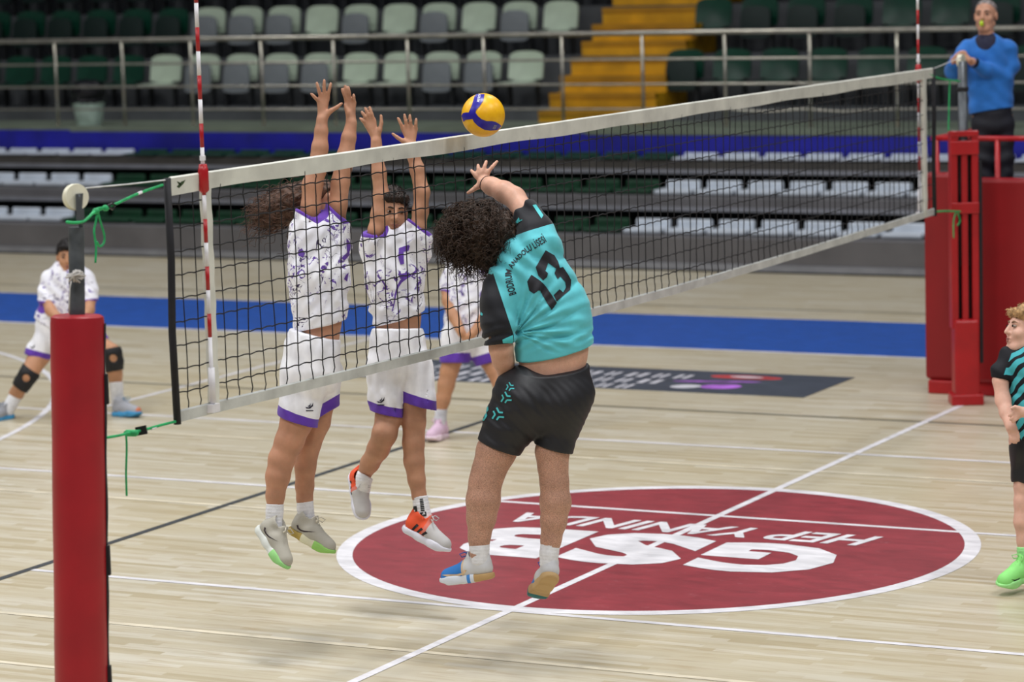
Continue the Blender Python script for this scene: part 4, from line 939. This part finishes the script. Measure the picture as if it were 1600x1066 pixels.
C.ch(k, [(882, 620, 31), (872, 670, 28), (863, 706, 26), (864, 730, 23), (866, 752, 21.8), (868, 785, 23.8), (865, 815, 20), (861, 843, 15.5), (858, 868, 13.5)], .02)
C.body(SK_C, lambda V: np.where(V[:, 2] < C.p(0, 690)[2], 1., .18))
cap_t = C.plane(750, 360, 0, 1)
# turquoise / black jersey
d = Sdf(.005); hem = C.plane(864, 548, .235, -.95, .22); cR = C.plane(815, 331, -.72, .70, .2, .08); cL = C.plane(782, 539, 0, -1, .02, -.08)
C.ch(d, [(816, 411, 42), (838, 440, 56), (861, 492, 59), (866, 540, 59), (866, 580, 59)], .035, FW, 1.35, cuts=[hem])
C.ch(d, [(840, 385, 38), (836, 366, 29, .02), (818, 332, 24, .09), (805, 312, 23, .12)], .03, cuts=[cR]); C.ch(d, [(790, 445, 34, -.03), (778, 475, 28, -.07), (779, 505, 26.5, -.09), (783, 560, 23, -.08)], .025, cuts=[cL])
C.ch(d, [(816, 411, 36), (800, 400, 26, .02)], .03); C.ch(d, [(900, 495, 18), (905, 512, 18, .0)], .03)
d.cap(C.p(818, 335, .09), C.p(795, 300, .17), C.r(19.5), None, .004, sub=True); d.cap(C.p(781, 525, -.085), C.p(786, 580, -.07), C.r(21), None, .004, sub=True)
d.cap(C.p(865, 560), C.p(865, 600), C.r(53), None, .004, FW, 1.45, sub=True)
f0 = C.p(806, 522)
def foldC(P):
    v = P-f0; x = v@RT; y = v@UP; th = np.arctan2(y, x); r = np.hypot(x, y)
    m = np.clip(r/.05, 0, 1)*np.clip(1.7-r/.27, 0, 1)*np.clip((1.15-np.abs(th-.45))*2, 0, 1)
    a = .020*m*(.5-np.abs(np.sin(th*9+.8*np.sin(r*14)+.6))**.55+.3*np.sin(th*29+r*16))
    b = wave(P, RT*.75+UP*.65, .085, .0065, .4, UP, .3, 1.5)*np.clip((y-.0)*4, 0, 1)
    c = wave(P, UP*.93-RT*.35, .05, .007, 1., RT, .25, 1.2)*np.clip(1-np.abs(y+.02)/.08, 0, 1)
    return a+b+c
sl_L = (C.p(787, 480), (-(RT*93+UP*31))/98.0); n_ = np.array([-93., -31.])
sL = C.plane(787.5, 478, -.949, -.316); sR = C.plane(831, 360, -.30, .95)
jC = sdf_obj('jersey', d, M_trim('turquoise_jersey', (92, 192, 202), (20, 21, 28)), C.e, C.base, {'trim': lambda V: np.maximum(np.where(side(V, C.plane(0, 428, 0, -1)) > 0, np.minimum(side(V, sL), -(V-C.p(803, 525))@RT), -1), side(V, sR))}, foldC, [hem])
M_BLK = M('black_jersey_print', (24, 23, 32), .7, .05); M_TEAL = M('turquoise_print', (74, 192, 196), .6, .05)
C6 = lambda L: [(740+x/8.2, 370+y/8.2) for x, y in L]
decal('number_print', [C6([(740, 490), (855, 565), (930, 640), (1000, 745), (1065, 845), (1003, 943), (945, 860), (850, 690), (825, 690), (775, 730), (715, 690), (690, 575)])], jC, M_BLK, jC, C.base, 2.5)
decal('number_print', [C6([(920, 175), (1030, 240), (1082, 325), (1105, 400), (1142, 388), (1210, 485), (1247, 555), (1238, 680), (1145, 760), (1062, 830), (1025, 748), (1098, 672), (1145, 715), (1182, 645), (1170, 580), (1110, 510), (1075, 545), (1033, 470), (1058, 410), (955, 335), (918, 440), (950, 468), (940, 515), (890, 560), (830, 500), (797, 392)])], jC, M_BLK, jC, C.base, 2.5)
def arc_text(pr, body, line, h0, h1, target, mat, name):
    L = np.array(smooth_px(line, 10))[:, :2]; S = np.concatenate([[0], np.cumsum(np.linalg.norm(np.diff(L, axis=0), axis=1))])
    bm = text_bm(body, .022, 0, 1.08); x1 = max(v.co.x for v in bm.verts); bmesh.ops.triangulate(bm, faces=bm.faces[:])
    for pre in ('BODRUM ANADOLU LI', 'BODRUM ANADOLU LISESI'):      # dots of the capital dotted I
        b2 = text_bm(pre, .022, 0, 1.08); xr = max(v.co.x for v in b2.verts); b2.free()
        bm.faces.new([bm.verts.new((xr-.13+a_, b_, 0)) for a_, b_ in ((0, .80), (.13, .80), (.13, .92), (0, .92))])
    for v in bm.verts:
        u = min(max(v.co.x/x1, 0), 1)*S[-1]; i = min(max(np.searchsorted(S, u)-1, 0), len(S)-2); t = (u-S[i])/(S[i+1]-S[i]); p0 = L[i]+(L[i+1]-L[i])*t
        tg = L[min(i+2, len(L)-1)]-L[max(i-1, 0)]; tg /= np.linalg.norm(tg); nr = np.array([tg[1], -tg[0]]); w_ = 1-.42*math.exp(-((u/S[-1]-.52)/.2)**2)
        q = p0+nr*(v.co.y/.73)*(h0+(h1-h0)*u/S[-1])*w_; v.co = (q[0], q[1], 0)
    vv, ff = grid_bm(bm, 4); return lay(name, vv, ff, target, mat, target, pr.base)
arc_text(C, 'BODRUM ANADOLU LISESI', C6([(545, 735), (505, 600), (485, 450), (560, 320), (690, 205), (790, 150), (935, 62)]), 11.5, 11.5, jC, M_BLK, 'back_lettering')
decal('sleeve_stripe', [[(832, 321), (837, 320), (849, 337), (846, 342)]], jC, M_TEAL, jC, C.base); decal('sleeve_stripe', [[(785, 531), (801, 524), (802, 536), (786, 538)]], jC, M_TEAL, jC, C.base)
decal('sleeve_emblem', [[(804, 350), (811, 340), (813, 343), (817, 344), (812, 347), (807, 352)]], jC, M_TEAL, jC, C.base); decal('sleeve_emblem', [[(752, 487), (755, 491), (754, 494), (751, 492)]], jC, M_TEAL, jC, C.base)
# black shorts
d = Sdf(.005); wst = C.plane(864, 577, -.10, .98, -.28); h1 = C.plane(781, 697, -.36, -.92, .12); h2 = C.plane(866, 700, -.27, -.96, .1)
C.ch(d, [(864, 560, 57), (860, 595, 60), (850, 625, 62)], .03, FW, 1.25, cuts=[wst]); C.ch(d, [(819, 620, 51), (796, 665, 40), (781, 695, 33.5), (770, 720, 32)], .03, cuts=[h1]); C.ch(d, [(888, 615, 42), (874, 660, 35), (866, 698, 29.5), (862, 725, 28)], .02, cuts=[h2])
d.ell(C.p(830, 630, -.07), (.12, .1, .12), k=.05); d.ell(C.p(883, 630, -.06), (.11, .09, .12), k=.05)
d.cap(C.p(784, 688), C.p(765, 730), C.r(30.5), None, .004, sub=True); d.cap(C.p(867, 690), C.p(862, 735), C.r(27), None, .004, sub=True)
sC = sdf_obj('shorts', d, M('black_shorts_cloth', (22, 22, 28), .58, .1, 12, 0, .5, .1), C.e, C.base, None, lambda P: wave(P, UP*.85+RT*.5, .075, .0028, 0, RT, .22, 1.6)*np.clip(1-(P-C.p(800, 640))@RT*4, .15, 1)+wave(P, UP*.6+RT*.7, .03, .0010, 2, UP, .2, 1), [wst, h1, h2])
def y_mark(cx, cy, r, a0):
    out = []
    for i in range(3):
        a = a0+i*2.094; dx, dy = math.cos(a), math.sin(a); nx, ny = -dy, dx
        for sg in (-1, 1):
            o1 = sg*.34*r-.13*r; o2 = o1+.26*r
            out.append([(cx+dx*.18*r+nx*o1, cy+dy*.18*r+ny*o1), (cx+dx*r*(.8 if sg < 0 else 1)+nx*o1, cy+dy*r*(.8 if sg < 0 else 1)+ny*o1), (cx+dx*r*(.8 if sg < 0 else 1)+nx*o2, cy+dy*r*(.8 if sg < 0 else 1)+ny*o2), (cx+dx*.18*r+nx*o2, cy+dy*.18*r+ny*o2)])
    return out
for cx, cy, r in ((797, 605, 7), (791, 622, 9), (778, 648, 10)): decal('tripod_emblem', y_mark(cx, cy, r, .05), sC, M_TEAL, sC, C.base)
decal('number_print', [[(757, 635), (763, 632), (764, 641), (761, 645), (762, 650), (757, 658), (753, 657), (754, 653), (757, 652), (758, 648), (756, 646), (758, 642), (760, 640), (760, 636), (757, 639)]], sC, M_TEAL, sC, C.base, 2)
sock(C, [(749, 836, 17.4), (749, 858, 15.2), (750, 876, 14)], C.plane(749, 843, 0, 1), W_SOCK); sock(C, [(861, 842, 16.4), (858, 865, 14.6), (857, 880, 14)], C.plane(861, 851, .1, 1), W_SOCK)
mu = M_bands('blue_white_upper', 'lx', [(0, (206, 206, 208)), (.40, (206, 206, 204)), (.46, (214, 188, 156)), (.50, (40, 124, 204)), (.90, (28, 92, 168))], .6); ms = M_bands('white_gum_sole', 'lx', [(0, (190, 154, 102)), (.30, (216, 222, 232)), (.36, (60, 136, 214)), (.42, (220, 226, 236))]); mg = M_bands('gum_teal_outsole', 'lx', [(0, (196, 162, 112)), (.55, (186, 152, 104)), (.68, (24, 106, 112))]); ml = M('blue_lace', (44, 96, 178), .7)
s1 = make_shoe(C, (773, 905), (690, 914), UP+RT*.03-FW*.05, -.02, .10, mu, ms, ml, .29); s2 = make_shoe(C, (863, 903), (834, 939), UP*.80+FW*.45+RT*.10, -.09, .14, mu, mg, ml, .29)
mt = M('tan_outline_print', (214, 184, 150), .6)
shoe_mark(C, s1, [[(.115, .058), (.13, .040), (.17, .034), (.23, .040), (.255, .048), (.22, .048), (.17, .044), (.138, .048), (.128, .062)]], mt, 'tick_print', 1)
# bushy hair
MH_C = M_hair('bushy_dark_hair', (52, 38, 29)); d = Sdf(.006)
hc = C.p(751, 364, .05); d.ell(hc, (.142, .14, .132), None, .02); d.ell(C.p(725, 350, .06), (.085, .085, .08), None, .03); d.ell(C.p(778, 362, .03), (.085, .09, .1), None, .03); d.ell(C.p(765, 395, .03), (.085, .085, .075), None, .03)
rr = RNG.uniform(0, 6, 6)
sdf_obj('hair', d, MH_C, C.e, C.base, disp=lambda P: .011*np.sin(P[:, 0]*80+rr[0]+2*np.sin(P[:, 2]*60))*np.sin(P[:, 1]*85+rr[1]+P[:, 2]*20)*np.sin(P[:, 2]*90+rr[2])+.004*np.sin(P[:, 0]*210+rr[3])*np.sin(P[:, 2]*190+rr[4]))
def rC(i):
    v = RNG.normal(0, 1, 3); v /= np.linalg.norm(v); c = hc+v*np.array([.135, .132, .125])+(-RT*.03 if v@RT < 0 else 0); return c, v*.8-RT*.25-UP*.25
curls(C, 1700, rC, (.05, .14), .0029, (0, 0, 0), MH_C, 'curls', (.009, .020), (.9, 2.0), 14, .35, .5)
wb = C.p(757, 286, .26); ad = C.p(757, 286, .26)-C.p(788, 300, .19); ad /= np.linalg.norm(ad); Rw = basis(ad, UP)
MB().tube([wb-ad*.004+.0375*(Rw[:, 1]*math.cos(a)+Rw[:, 2]*math.sin(a)*.95) for a in np.linspace(0, 2*math.pi, 25)], .0022, 5).build('wrist_band', M('maroon_band', (58, 26, 26), .6), C.e, C.base, smooth=True)

# ---- receiver crouching beyond the near post
D = Person(22.05, (7.35, 6.05, 0), 'receiver in violet-splashed white kit and black knee straps crouching behind the red post', .008)
k = D.sk
D.ch(k, [(106, 440, 30), (100, 480, 27), (95, 512, 26)], .04, FW, 1.15)
D.ch(k, [(76, 440, 11), (73, 462, 9.5, -.05), (79, 485, 8.5, -.15), (98, 505, 7, -.28), (108, 513, 6, -.33)], .02); D.ch(k, [(138, 440, 11), (141, 465, 9.5, -.05), (139, 485, 8.5, -.15), (126, 506, 7, -.28), (118, 514, 6, -.33)], .02)
D.hand((108, 513), [(110, 519), (112, 520), (114, 521), (116, 521)], [(111, 529), (113, 530), (115, 530), (117, 530)], [(113, 515), (115, 519), (117, 523)], dz=-.33); D.hand((119, 514), [(112, 520), (114, 521), (116, 522), (118, 522)], [(111, 532), (113, 533), (116, 533), (118, 533)], [(114, 516), (112, 520), (111, 524)], dz=-.36)
D.ch(k, [(107, 432, 13), (105, 415, 12)], .03); D.head((106, 402), -FW+RT*.1-UP*.15, UP, .98, dz=-.05)
D.ch(k, [(82, 520, 21), (62, 555, 17), (45, 585, 13.5, -.1), (36, 598, 12.5, -.08), (26, 615, 11, 0), (17, 632, 8.5, .05), (14, 640, 8, .06)], .02)
D.ch(k, [(120, 520, 21), (150, 538, 18), (174, 552, 14.5, -.1), (178, 565, 13, -.08), (179, 585, 12, -.02), (182, 610, 9, .03), (184, 632, 8, .05)], .02)
D.body(SK_D); D.face_bits((24, 18, 16)); D.short_hair((24, 20, 20), .008, .015, True, -.01)
d = Sdf(.0075); hem = D.plane(76, 508, -.5, -.85, .0); cl, cr_ = D.plane(72, 474, -.1, -1), D.plane(142, 471, .1, -1)
D.ch(d, [(106, 441, 36), (100, 475, 35), (88, 505, 34), (80, 530, 34)], .03, FW, 1.15, cuts=[hem]); D.ch(d, [(80, 440, 18), (73, 460, 14, -.04), (73, 485, 13, -.1)], .02, cuts=[cl]); D.ch(d, [(132, 440, 18), (140, 458, 13.5, -.04), (141, 485, 12.5, -.1)], .02, cuts=[cr_]); D.ch(d, [(106, 438, 24), (106, 427, 15)], .02)
jD = sdf_obj('jersey', d, M_jersey('splashed_jersey_d', 13.7), D.e, D.base, {'trim': lambda V: np.maximum(np.maximum(np.where(np.linalg.norm(V-D.p(72, 474, -.07), axis=1) < .09, side(V, cl), -1), np.where(np.linalg.norm(V-D.p(142, 471, -.07), axis=1) < .09, side(V, cr_), -1))+.015, .055-np.linalg.norm((V-D.p(106, 424, -.03))*np.array([.75, .75, .75]), axis=1))}, lambda P: wave(P, RT*.8+UP*.5, .09, .006, .2, UP, .3, 1.5), [hem, cl, cr_])
d = Sdf(.0075); h1 = D.plane(56, 557, -.25, -.95); h2 = D.plane(158, 542, .75, -.6)
D.ch(d, [(88, 508, 32), (98, 522, 33)], .03, FW, 1.1); D.ch(d, [(84, 518, 25), (60, 552, 20), (50, 572, 19)], .02, cuts=[h1]); D.ch(d, [(118, 520, 25), (150, 538, 20.5), (168, 550, 19)], .02, cuts=[h2])
sD = sdf_obj('shorts', d, shorts_white('white_shorts_d'), D.e, D.base, {'trim': lambda V: np.where((V-D.p(100, 540))@RT < 0, side(V, h1), side(V, h2))+.045}, lambda P: wave(P, RT, .07, .004, 2, UP, .5, 1), [h1, h2])
decal('wing_mark', [[(47, 541), (51, 543), (55, 538), (54, 543), (50, 545)]], sD, M_MARK, sD, D.base)
M_STR = M('black_knee_strap', (20, 20, 24), .7)
for pts, cc, up_ in (([(52, 573, 16.6, -.06), (45, 585, 15.6, -.1), (36, 598, 14.6, -.08), (27, 613, 13.2, -.01)], (41, 591, -.09), (1, 1.4)), ([(168, 549, 17.6, -.08), (174, 552, 16.8, -.1), (178, 565, 15.2, -.08), (179, 584, 14.0, -.02)], (177, 560, -.09), (-.2, 1))):
    d = Sdf(.0065); c = D.p(*cc); n_ = RT*up_[0]+UP*up_[1]; n_ = n_/np.linalg.norm(n_)
    D.ch(d, pts, .01, cuts=[(c+n_*.075, n_), (c-n_*.095, -n_)]); kc = c-FW*.05+RT*.01; d.cap(kc, kc-FW*.12, .026, .034, .008, sub=True)
    sdf_obj('knee_strap', d, M_STR, D.e, D.base)
sock(D, [(26, 616, 11), (18, 630, 10), (12, 642, 10)], D.plane(25, 618, .35, .9), W_SOCK); sock(D, [(181, 594, 11, -.01), (183, 620, 10, .04), (185, 636, 10, .05)], D.plane(181, 597, 0, 1), W_SOCK)
mu = M_bands('grey_blue_upper', 'lx', [(0, (160, 162, 170)), (.9, (206, 120, 84))], .7); ms = M('sky_blue_sole', (62, 146, 196), .5); ml = M('teal_lace', (36, 118, 150), .8)
make_shoe(D, (177, 651), (222, 650), UP, .02, -.16, mu, ms, ml, .29); make_shoe(D, (22, 653), (-14, 662), UP, .05, -.1, mu, ms, ml, .29)

# ---- team mate behind the spiker
E_ = Person(20.6, (7.55, 2.6, 0), 'player in white violet-trimmed kit and pink shoes standing bent behind the spiker', .008)
k = E_.sk
E_.ch(k, [(736, 425, 30), (733, 470, 28), (728, 515, 28)], .04, FW, 1.2)
E_.ch(k, [(706, 425, 12), (700, 452, 10.5), (701, 470, 10, -.05), (709, 495, 8.8, -.12), (721, 520, 7, -.2)], .02); E_.ch(k, [(766, 425, 12), (772, 452, 10.5), (770, 475, 10, -.05), (755, 500, 8.8, -.12), (738, 522, 7, -.2)], .02)
for w_, t_ in (((721, 520), 1), ((738, 522), -1)): E_.hand(w_, [(w_[0]+2*t_+i*2*t_, w_[1]+9-i) for i in range(4)], [(w_[0]+5*t_+i*2.2*t_, w_[1]+17-i) for i in range(4)], [(w_[0]+4*t_, w_[1]+3), (w_[0]+8*t_, w_[1]+6), (w_[0]+10*t_, w_[1]+9)], dz=-.2)
E_.ch(k, [(737, 412, 13), (738, 398, 12)], .03); E_.head((740, 378), -FW-RT*.1-UP*.1, UP, .97)
E_.ch(k, [(714, 530, 22), (706, 565, 15), (702, 580, 14), (697, 602, 13), (692, 625, 11.2), (688, 648, 8), (687, 662, 8)], .02); E_.ch(k, [(746, 530, 22), (764, 562, 15), (783, 598, 13.5, -.05), (805, 632, 11.5), (824, 662, 8, .05), (828, 672, 8, .05)], .02)
E_.body(SK_D); E_.short_hair((36, 26, 22), .012)
d = Sdf(.0075); hem = E_.plane(728, 517, 0, -1); cl, cr_ = E_.plane(700, 456, -.1, -1), E_.plane(772, 456, .1, -1)
E_.ch(d, [(736, 424, 37), (733, 470, 38), (729, 540, 36)], .03, FW, 1.2, cuts=[hem]); E_.ch(d, [(712, 420, 18), (702, 445, 14), (700, 470, 13)], .02, cuts=[cl]); E_.ch(d, [(762, 420, 18), (771, 445, 14), (773, 470, 13)], .02, cuts=[cr_]); E_.ch(d, [(737, 420, 24), (737, 407, 15)], .02)
jE = sdf_obj('jersey', d, M_jersey('splashed_jersey_e', 21.3), E_.e, E_.base, {'trim': lambda V: np.maximum(np.where(np.linalg.norm(V-E_.p(700, 456), axis=1) < .09, side(V, cl), -1), np.where(np.linalg.norm(V-E_.p(772, 456), axis=1) < .09, side(V, cr_), -1))+.015}, lambda P: wave(P, RT*.7-UP*.6, .09, .006, .2, UP, .3, 1.5), [hem, cl, cr_])
ring = lambda cx, cy, rx, ry, n=14: [(cx+rx*math.cos(t), cy+ry*math.sin(t)) for t in np.linspace(0, 2*math.pi, n, endpoint=False)]
for i in range(14):
    t0, t1 = 2*math.pi*i/14, 2*math.pi*(i+1)/14
    decal('number_print', [[(758+9*math.cos(t0), 461+8*math.sin(t0)), (758+9*math.cos(t1), 461+8*math.sin(t1)), (758+5*math.cos(t1), 461+4.5*math.sin(t1)), (758+5*math.cos(t0), 461+4.5*math.sin(t0))]], jE, PUR, jE, E_.base, 5)
decal('number_print', [[(763, 463), (767, 462), (766, 474), (760, 482), (751, 482), (751, 478), (758, 478), (762, 473)]], jE, PUR, jE, E_.base, 4)
d = Sdf(.0075); h1 = E_.plane(711, 566, 0, -1); h2 = E_.plane(765, 566, .3, -1)
E_.ch(d, [(728, 512, 34), (729, 525, 35)], .03, FW, 1.15); E_.ch(d, [(716, 525, 27), (711, 560, 23), (710, 585, 22)], .02, cuts=[h1]); E_.ch(d, [(744, 525, 27), (760, 558, 21), (770, 580, 20)], .02, cuts=[h2])
sdf_obj('shorts', d, shorts_white('white_shorts_e'), E_.e, E_.base, {'trim': lambda V: np.where((V-E_.p(736, 550))@RT < 0, side(V, h1), side(V, h2))+.065}, lambda P: wave(P, RT, .07, .004, 2, UP, .5, 1), [h1, h2])
sock(E_, [(690, 636, 10), (688, 655, 9.5), (687, 668, 9.5)], E_.plane(690, 640, 0, 1), M('grey_white_sock', (206, 206, 212), .85)); sock(E_, [(818, 652, 10, .04), (827, 668, 9.5, .05), (829, 674, 9.5, .05)], E_.plane(818, 655, -.4, .9), W_SOCK)
mu = M_bands('pink_upper', 'lx', [(0, (228, 196, 220)), (1, (228, 196, 220))], .7); ms = M('pale_pink_sole', (232, 208, 222), .5); ml = M('pink_lace', (226, 190, 214), .8)
make_shoe(E_, (696, 684), (668, 690), UP, .08, -.2, mu, ms, ml, .29); make_shoe(E_, (823, 686), (840, 692), UP, .06, -.22, mu, ms, ml, .28)

# ---- team mate of the spiker at the sideline
F = Person(15.3, pt(1605, 915, 15.3)*np.array([1, 1, 0]), 'player in a black-slashed turquoise jersey and lime green shoes looking up at the ball', .006)
k = F.sk
F.ch(k, [(1606, 575, 34), (1612, 625, 32), (1614, 680, 32)], .04, FW, 1.1)
F.ch(k, [(1572, 568, 14, -.02), (1563, 595, 11.5, -.04), (1567, 625, 11.5, -.06), (1573, 645, 10.5, -.1), (1580, 668, 8.5, -.16)], .02); F.ch(k, [(1642, 568, 14), (1650, 600, 12), (1640, 632, 11, -.1), (1612, 645, 9, -.2), (1598, 644, 8, -.22)], .02)
F.hand((1580, 668), [(1579, 679), (1582, 681), (1585, 681), (1588, 680)], [(1580, 690), (1584, 692), (1588, 692), (1592, 689)], [(1586, 671), (1590, 677), (1592, 683)], dz=-.16); F.hand((1597, 644), [(1586, 641), (1585, 645), (1586, 650), (1588, 654)], [(1578, 645), (1576, 650), (1578, 656), (1582, 660)], [(1592, 638), (1586, 636), (1580, 638)], dz=-.22)
F.ch(k, [(1608, 566, 18), (1604, 545, 16)], .03); F.head((1603, 516), -RT*.95-FW*.28+UP*.12, UP, 1.0)
F.ch(k, [(1602, 690, 26), (1602, 740, 18), (1600, 760, 15), (1599, 785, 14), (1598, 815, 13.5), (1600, 845, 10.5), (1602, 880, 10)], .02); F.ch(k, [(1628, 690, 26), (1650, 740, 19), (1668, 780, 15), (1690, 830, 12), (1700, 865, 10.5), (1703, 885, 10)], .02)
F.body(SK_F); F.face_bits((120, 92, 66)); F.short_hair((150, 120, 84), .016, .02, True, -.005)
t = NT('slashed_turquoise_jersey'); tc = t.n('ShaderNodeTexCoord').outputs['Object']; wv = t.n('ShaderNodeTexWave', Scale=7.5, Distortion=2.2, wave_type='BANDS', bands_direction='DIAGONAL'); wv.inputs['Detail Scale'].default_value = 1.5; t.l(tc, wv.inputs['Vector'])
cz = t.mix(t.math('GREATER_THAN', wv.outputs['Fac'], .62), lin((72, 178, 188)), lin((18, 20, 26))); cz = t.mix(t.math('GREATER_THAN', t.attr('trim'), 0), cz, lin((20, 21, 28))); M_F = t.fin(cz, .7, 0, .3)
d = Sdf(.006); hem = F.plane(1612, 694, 0, -1); cl, cr_ = F.plane(1563, 592, -.2, -1), F.plane(1650, 592, .2, -1)
F.ch(d, [(1607, 572, 40), (1613, 620, 36), (1616, 660, 36), (1616, 720, 37)], .03, FW, 1.1, cuts=[hem]); F.ch(d, [(1580, 562, 22), (1566, 580, 16, -.03), (1562, 610, 15, -.05)], .02, cuts=[cl]); F.ch(d, [(1634, 562, 22), (1648, 580, 16), (1652, 610, 15)], .02, cuts=[cr_]); F.ch(d, [(1607, 566, 26), (1606, 556, 19)], .02)
sdf_obj('jersey', d, M_F, F.e, F.base, {'trim': lambda V: np.maximum(side(V, F.plane(1568, 575, -.9, .35)), side(V, F.plane(1646, 575, .9, .35)))}, lambda P: wave(P, RT*.6+UP*.7, .08, .005, .2, UP, .3, 1.5), [hem, cl, cr_])
d = Sdf(.006); h1 = F.plane(1602, 752, 0, -1); h2 = F.plane(1652, 748, .4, -.9)
F.ch(d, [(1614, 680, 36), (1614, 700, 37)], .03, FW, 1.1); F.ch(d, [(1604, 700, 27), (1602, 745, 20), (1602, 770, 19)], .02, cuts=[h1]); F.ch(d, [(1626, 695, 27), (1652, 745, 21), (1665, 770, 20)], .02, cuts=[h2])
sdf_obj('shorts', d, M('plain_black_shorts', (18, 18, 22), .5, .1, 12), F.e, F.base, None, lambda P: wave(P, RT, .06, .004, 2, UP, .5, 1))
M_LIME = M('lime_sock', (160, 232, 150), .8, .05, 30); sock(F, [(1600, 838, 12), (1601, 860, 11.5), (1602, 885, 12)], F.plane(1600, 855, 0, 1), M_LIME); sock(F, [(1699, 850, 12), (1702, 870, 11.5), (1704, 888, 12)], F.plane(1700, 860, 0, 1), M_LIME)
mu = M_bands('lime_upper', 'lx', [(0, (146, 236, 128)), (1, (146, 236, 128))], .6); ms = M('lime_sole', (160, 240, 146), .5); ml = M('lime_lace', (150, 226, 132), .8)
s1 = make_shoe(F, (1618, 896), (1559, 922), UP*.9+RT*.35, .05, -.12, mu, ms, ml, .29); make_shoe(F, (1722, 902), (1668, 918), UP, .05, -.12, mu, ms, ml, .29); shoe_mark(F, s1, [[(.17, .045), (.185, .036), (.215, .040), (.235, .055), (.21, .045), (.19, .044)]], MK, 'tick_print', 1)

# ---- first referee on the stand
G = Person(22.0, (10.9, -.02, 1.08), 'first referee in a blue long-sleeved shirt with a lime whistle on the red stand', .008)
k = G.sk
G.ch(k, [(1543, 85, 28), (1546, 130, 27), (1550, 175, 27)], .04, FW, 1.3)
G.ch(k, [(1509, 78, 12), (1494, 100, 9.5, -.06), (1488, 110, 9, -.12), (1491, 98, 7, -.2), (1494, 92, 6, -.24)], .02); G.ch(k, [(1576, 78, 13), (1578, 105, 11), (1568, 117, 10, -.05), (1540, 108, 8, -.15), (1518, 96, 6.4, -.22)], .02)
G.hand((1494, 92), [(1495, 86), (1498, 84), (1500, 84), (1503, 85)], [(1501, 88), (1504, 88), (1507, 89), (1509, 91)], [(1490, 94), (1488, 97), (1488, 100)], dz=-.24, fr=.0095); G.hand((1516, 95), [(1507, 82), (1504, 81), (1501, 82), (1499, 84)], [(1497, 84), (1494, 85), (1492, 87), (1490, 90)], [(1508, 92), (1503, 94), (1498, 96)], dz=-.26, fr=.0095)
G.ch(k, [(1543, 66, 13), (1541, 50, 12)], .03); G.head((1540, 25), -FW-RT*.42-UP*.05, UP, 1.0)
G.ch(k, [(1536, 185, 17), (1536, 250, 13), (1536, 300, 11), (1536, 345, 8)], .02); G.ch(k, [(1566, 185, 17), (1568, 250, 13), (1568, 300, 11), (1568, 345, 8)], .02)
G.body(SK_G); G.face_bits((70, 62, 58)); G.short_hair((120, 112, 110), -.006, -.03, False, -.0)
d = Sdf(.0075); hem = G.plane(1548, 174, .15, -1); cl, cr_ = G.plane(1492, 96, .2, .9, -.3, -.2), G.plane(1521, 97, -1, .4, -.2, -.21)
G.ch(d, [(1543, 85, 34), (1547, 130, 35), (1550, 200, 35)], .03, FW, 1.25, cuts=[hem]); G.ch(d, [(1512, 78, 16), (1496, 100, 13, -.06), (1488, 112, 12, -.12), (1490, 100, 9.5, -.2)], .02, cuts=()); G.ch(d, [(1572, 78, 18), (1579, 104, 14), (1569, 119, 13, -.05), (1540, 109, 11, -.15), (1524, 99, 9, -.2)], .02); G.ch(d, [(1543, 76, 24), (1543, 67, 15)], .02)
sdf_obj('shirt', d, M_trim('blue_referee_shirt', (38, 112, 196), (22, 24, 52)), G.e, G.base, {'trim': lambda V: .075-np.linalg.norm((V-G.p(1540, 60, -.08))*np.array([1, 1, .62]), axis=1)}, lambda P: wave(P, UP*.8+RT*.5, .10, .0035, .2, RT, .3, 1.5), [hem])
d = Sdf(.0075); G.ch(d, [(1549, 168, 30), (1551, 190, 31)], .03, FW, 1.2); G.ch(d, [(1537, 190, 19), (1537, 250, 16), (1537, 300, 14), (1537, 345, 13)], .02); G.ch(d, [(1566, 190, 19), (1568, 250, 16), (1568, 300, 14), (1568, 345, 13)], .02)
sdf_obj('trousers', d, M('navy_trousers', (20, 22, 34), .7, .1, 12), G.e, G.base, None, lambda P: wave(P, UP, .12, .004, 2, RT, .3, 1))
mu = M_bands('black_referee_upper', 'lx', [(0, (24, 24, 26)), (1, (24, 24, 26))], .5); ms = M('white_referee_sole', (200, 200, 200), .5)
for px_ in (1537, 1568): make_shoe(G, (px_+4, 366), (px_-10, 371), UP, .06, -.2, mu, ms, M('black_lace', (20, 20, 20), .8), .29)
MB().tube([G.p(1521, 97.5, -.215), G.p(1524, 99, -.205)], .041, 14).build('watch', M('black_watch', (12, 12, 14), .4), G.e, G.base, smooth='auto')
wh = empty('whistle', tuple(G.q(0, .115, -.06)), 'lime green whistle held in the referee\'s mouth', 'whistle'); wo = G.q(0, .115, -.06)
MB().lathe([(.003, -.012), (.019, -.010), (.021, 0), (.019, .010), (.003, .012)], G.q(0, .122, -.062), 16, np.stack([G.hR[:, 1], G.hR[:, 2], G.hR[:, 0]], 1)).build('chamber', M('lime_whistle', (190, 222, 30), .35), wh, wo, 'auto')
MB().box((-.008, -.012, -.005), (.008, .028, .007), G.hR, G.q(0, .098, -.058)).build('mouthpiece', M('lime_whistle', (190, 222, 30), .35), wh, wo, bevel=.002)
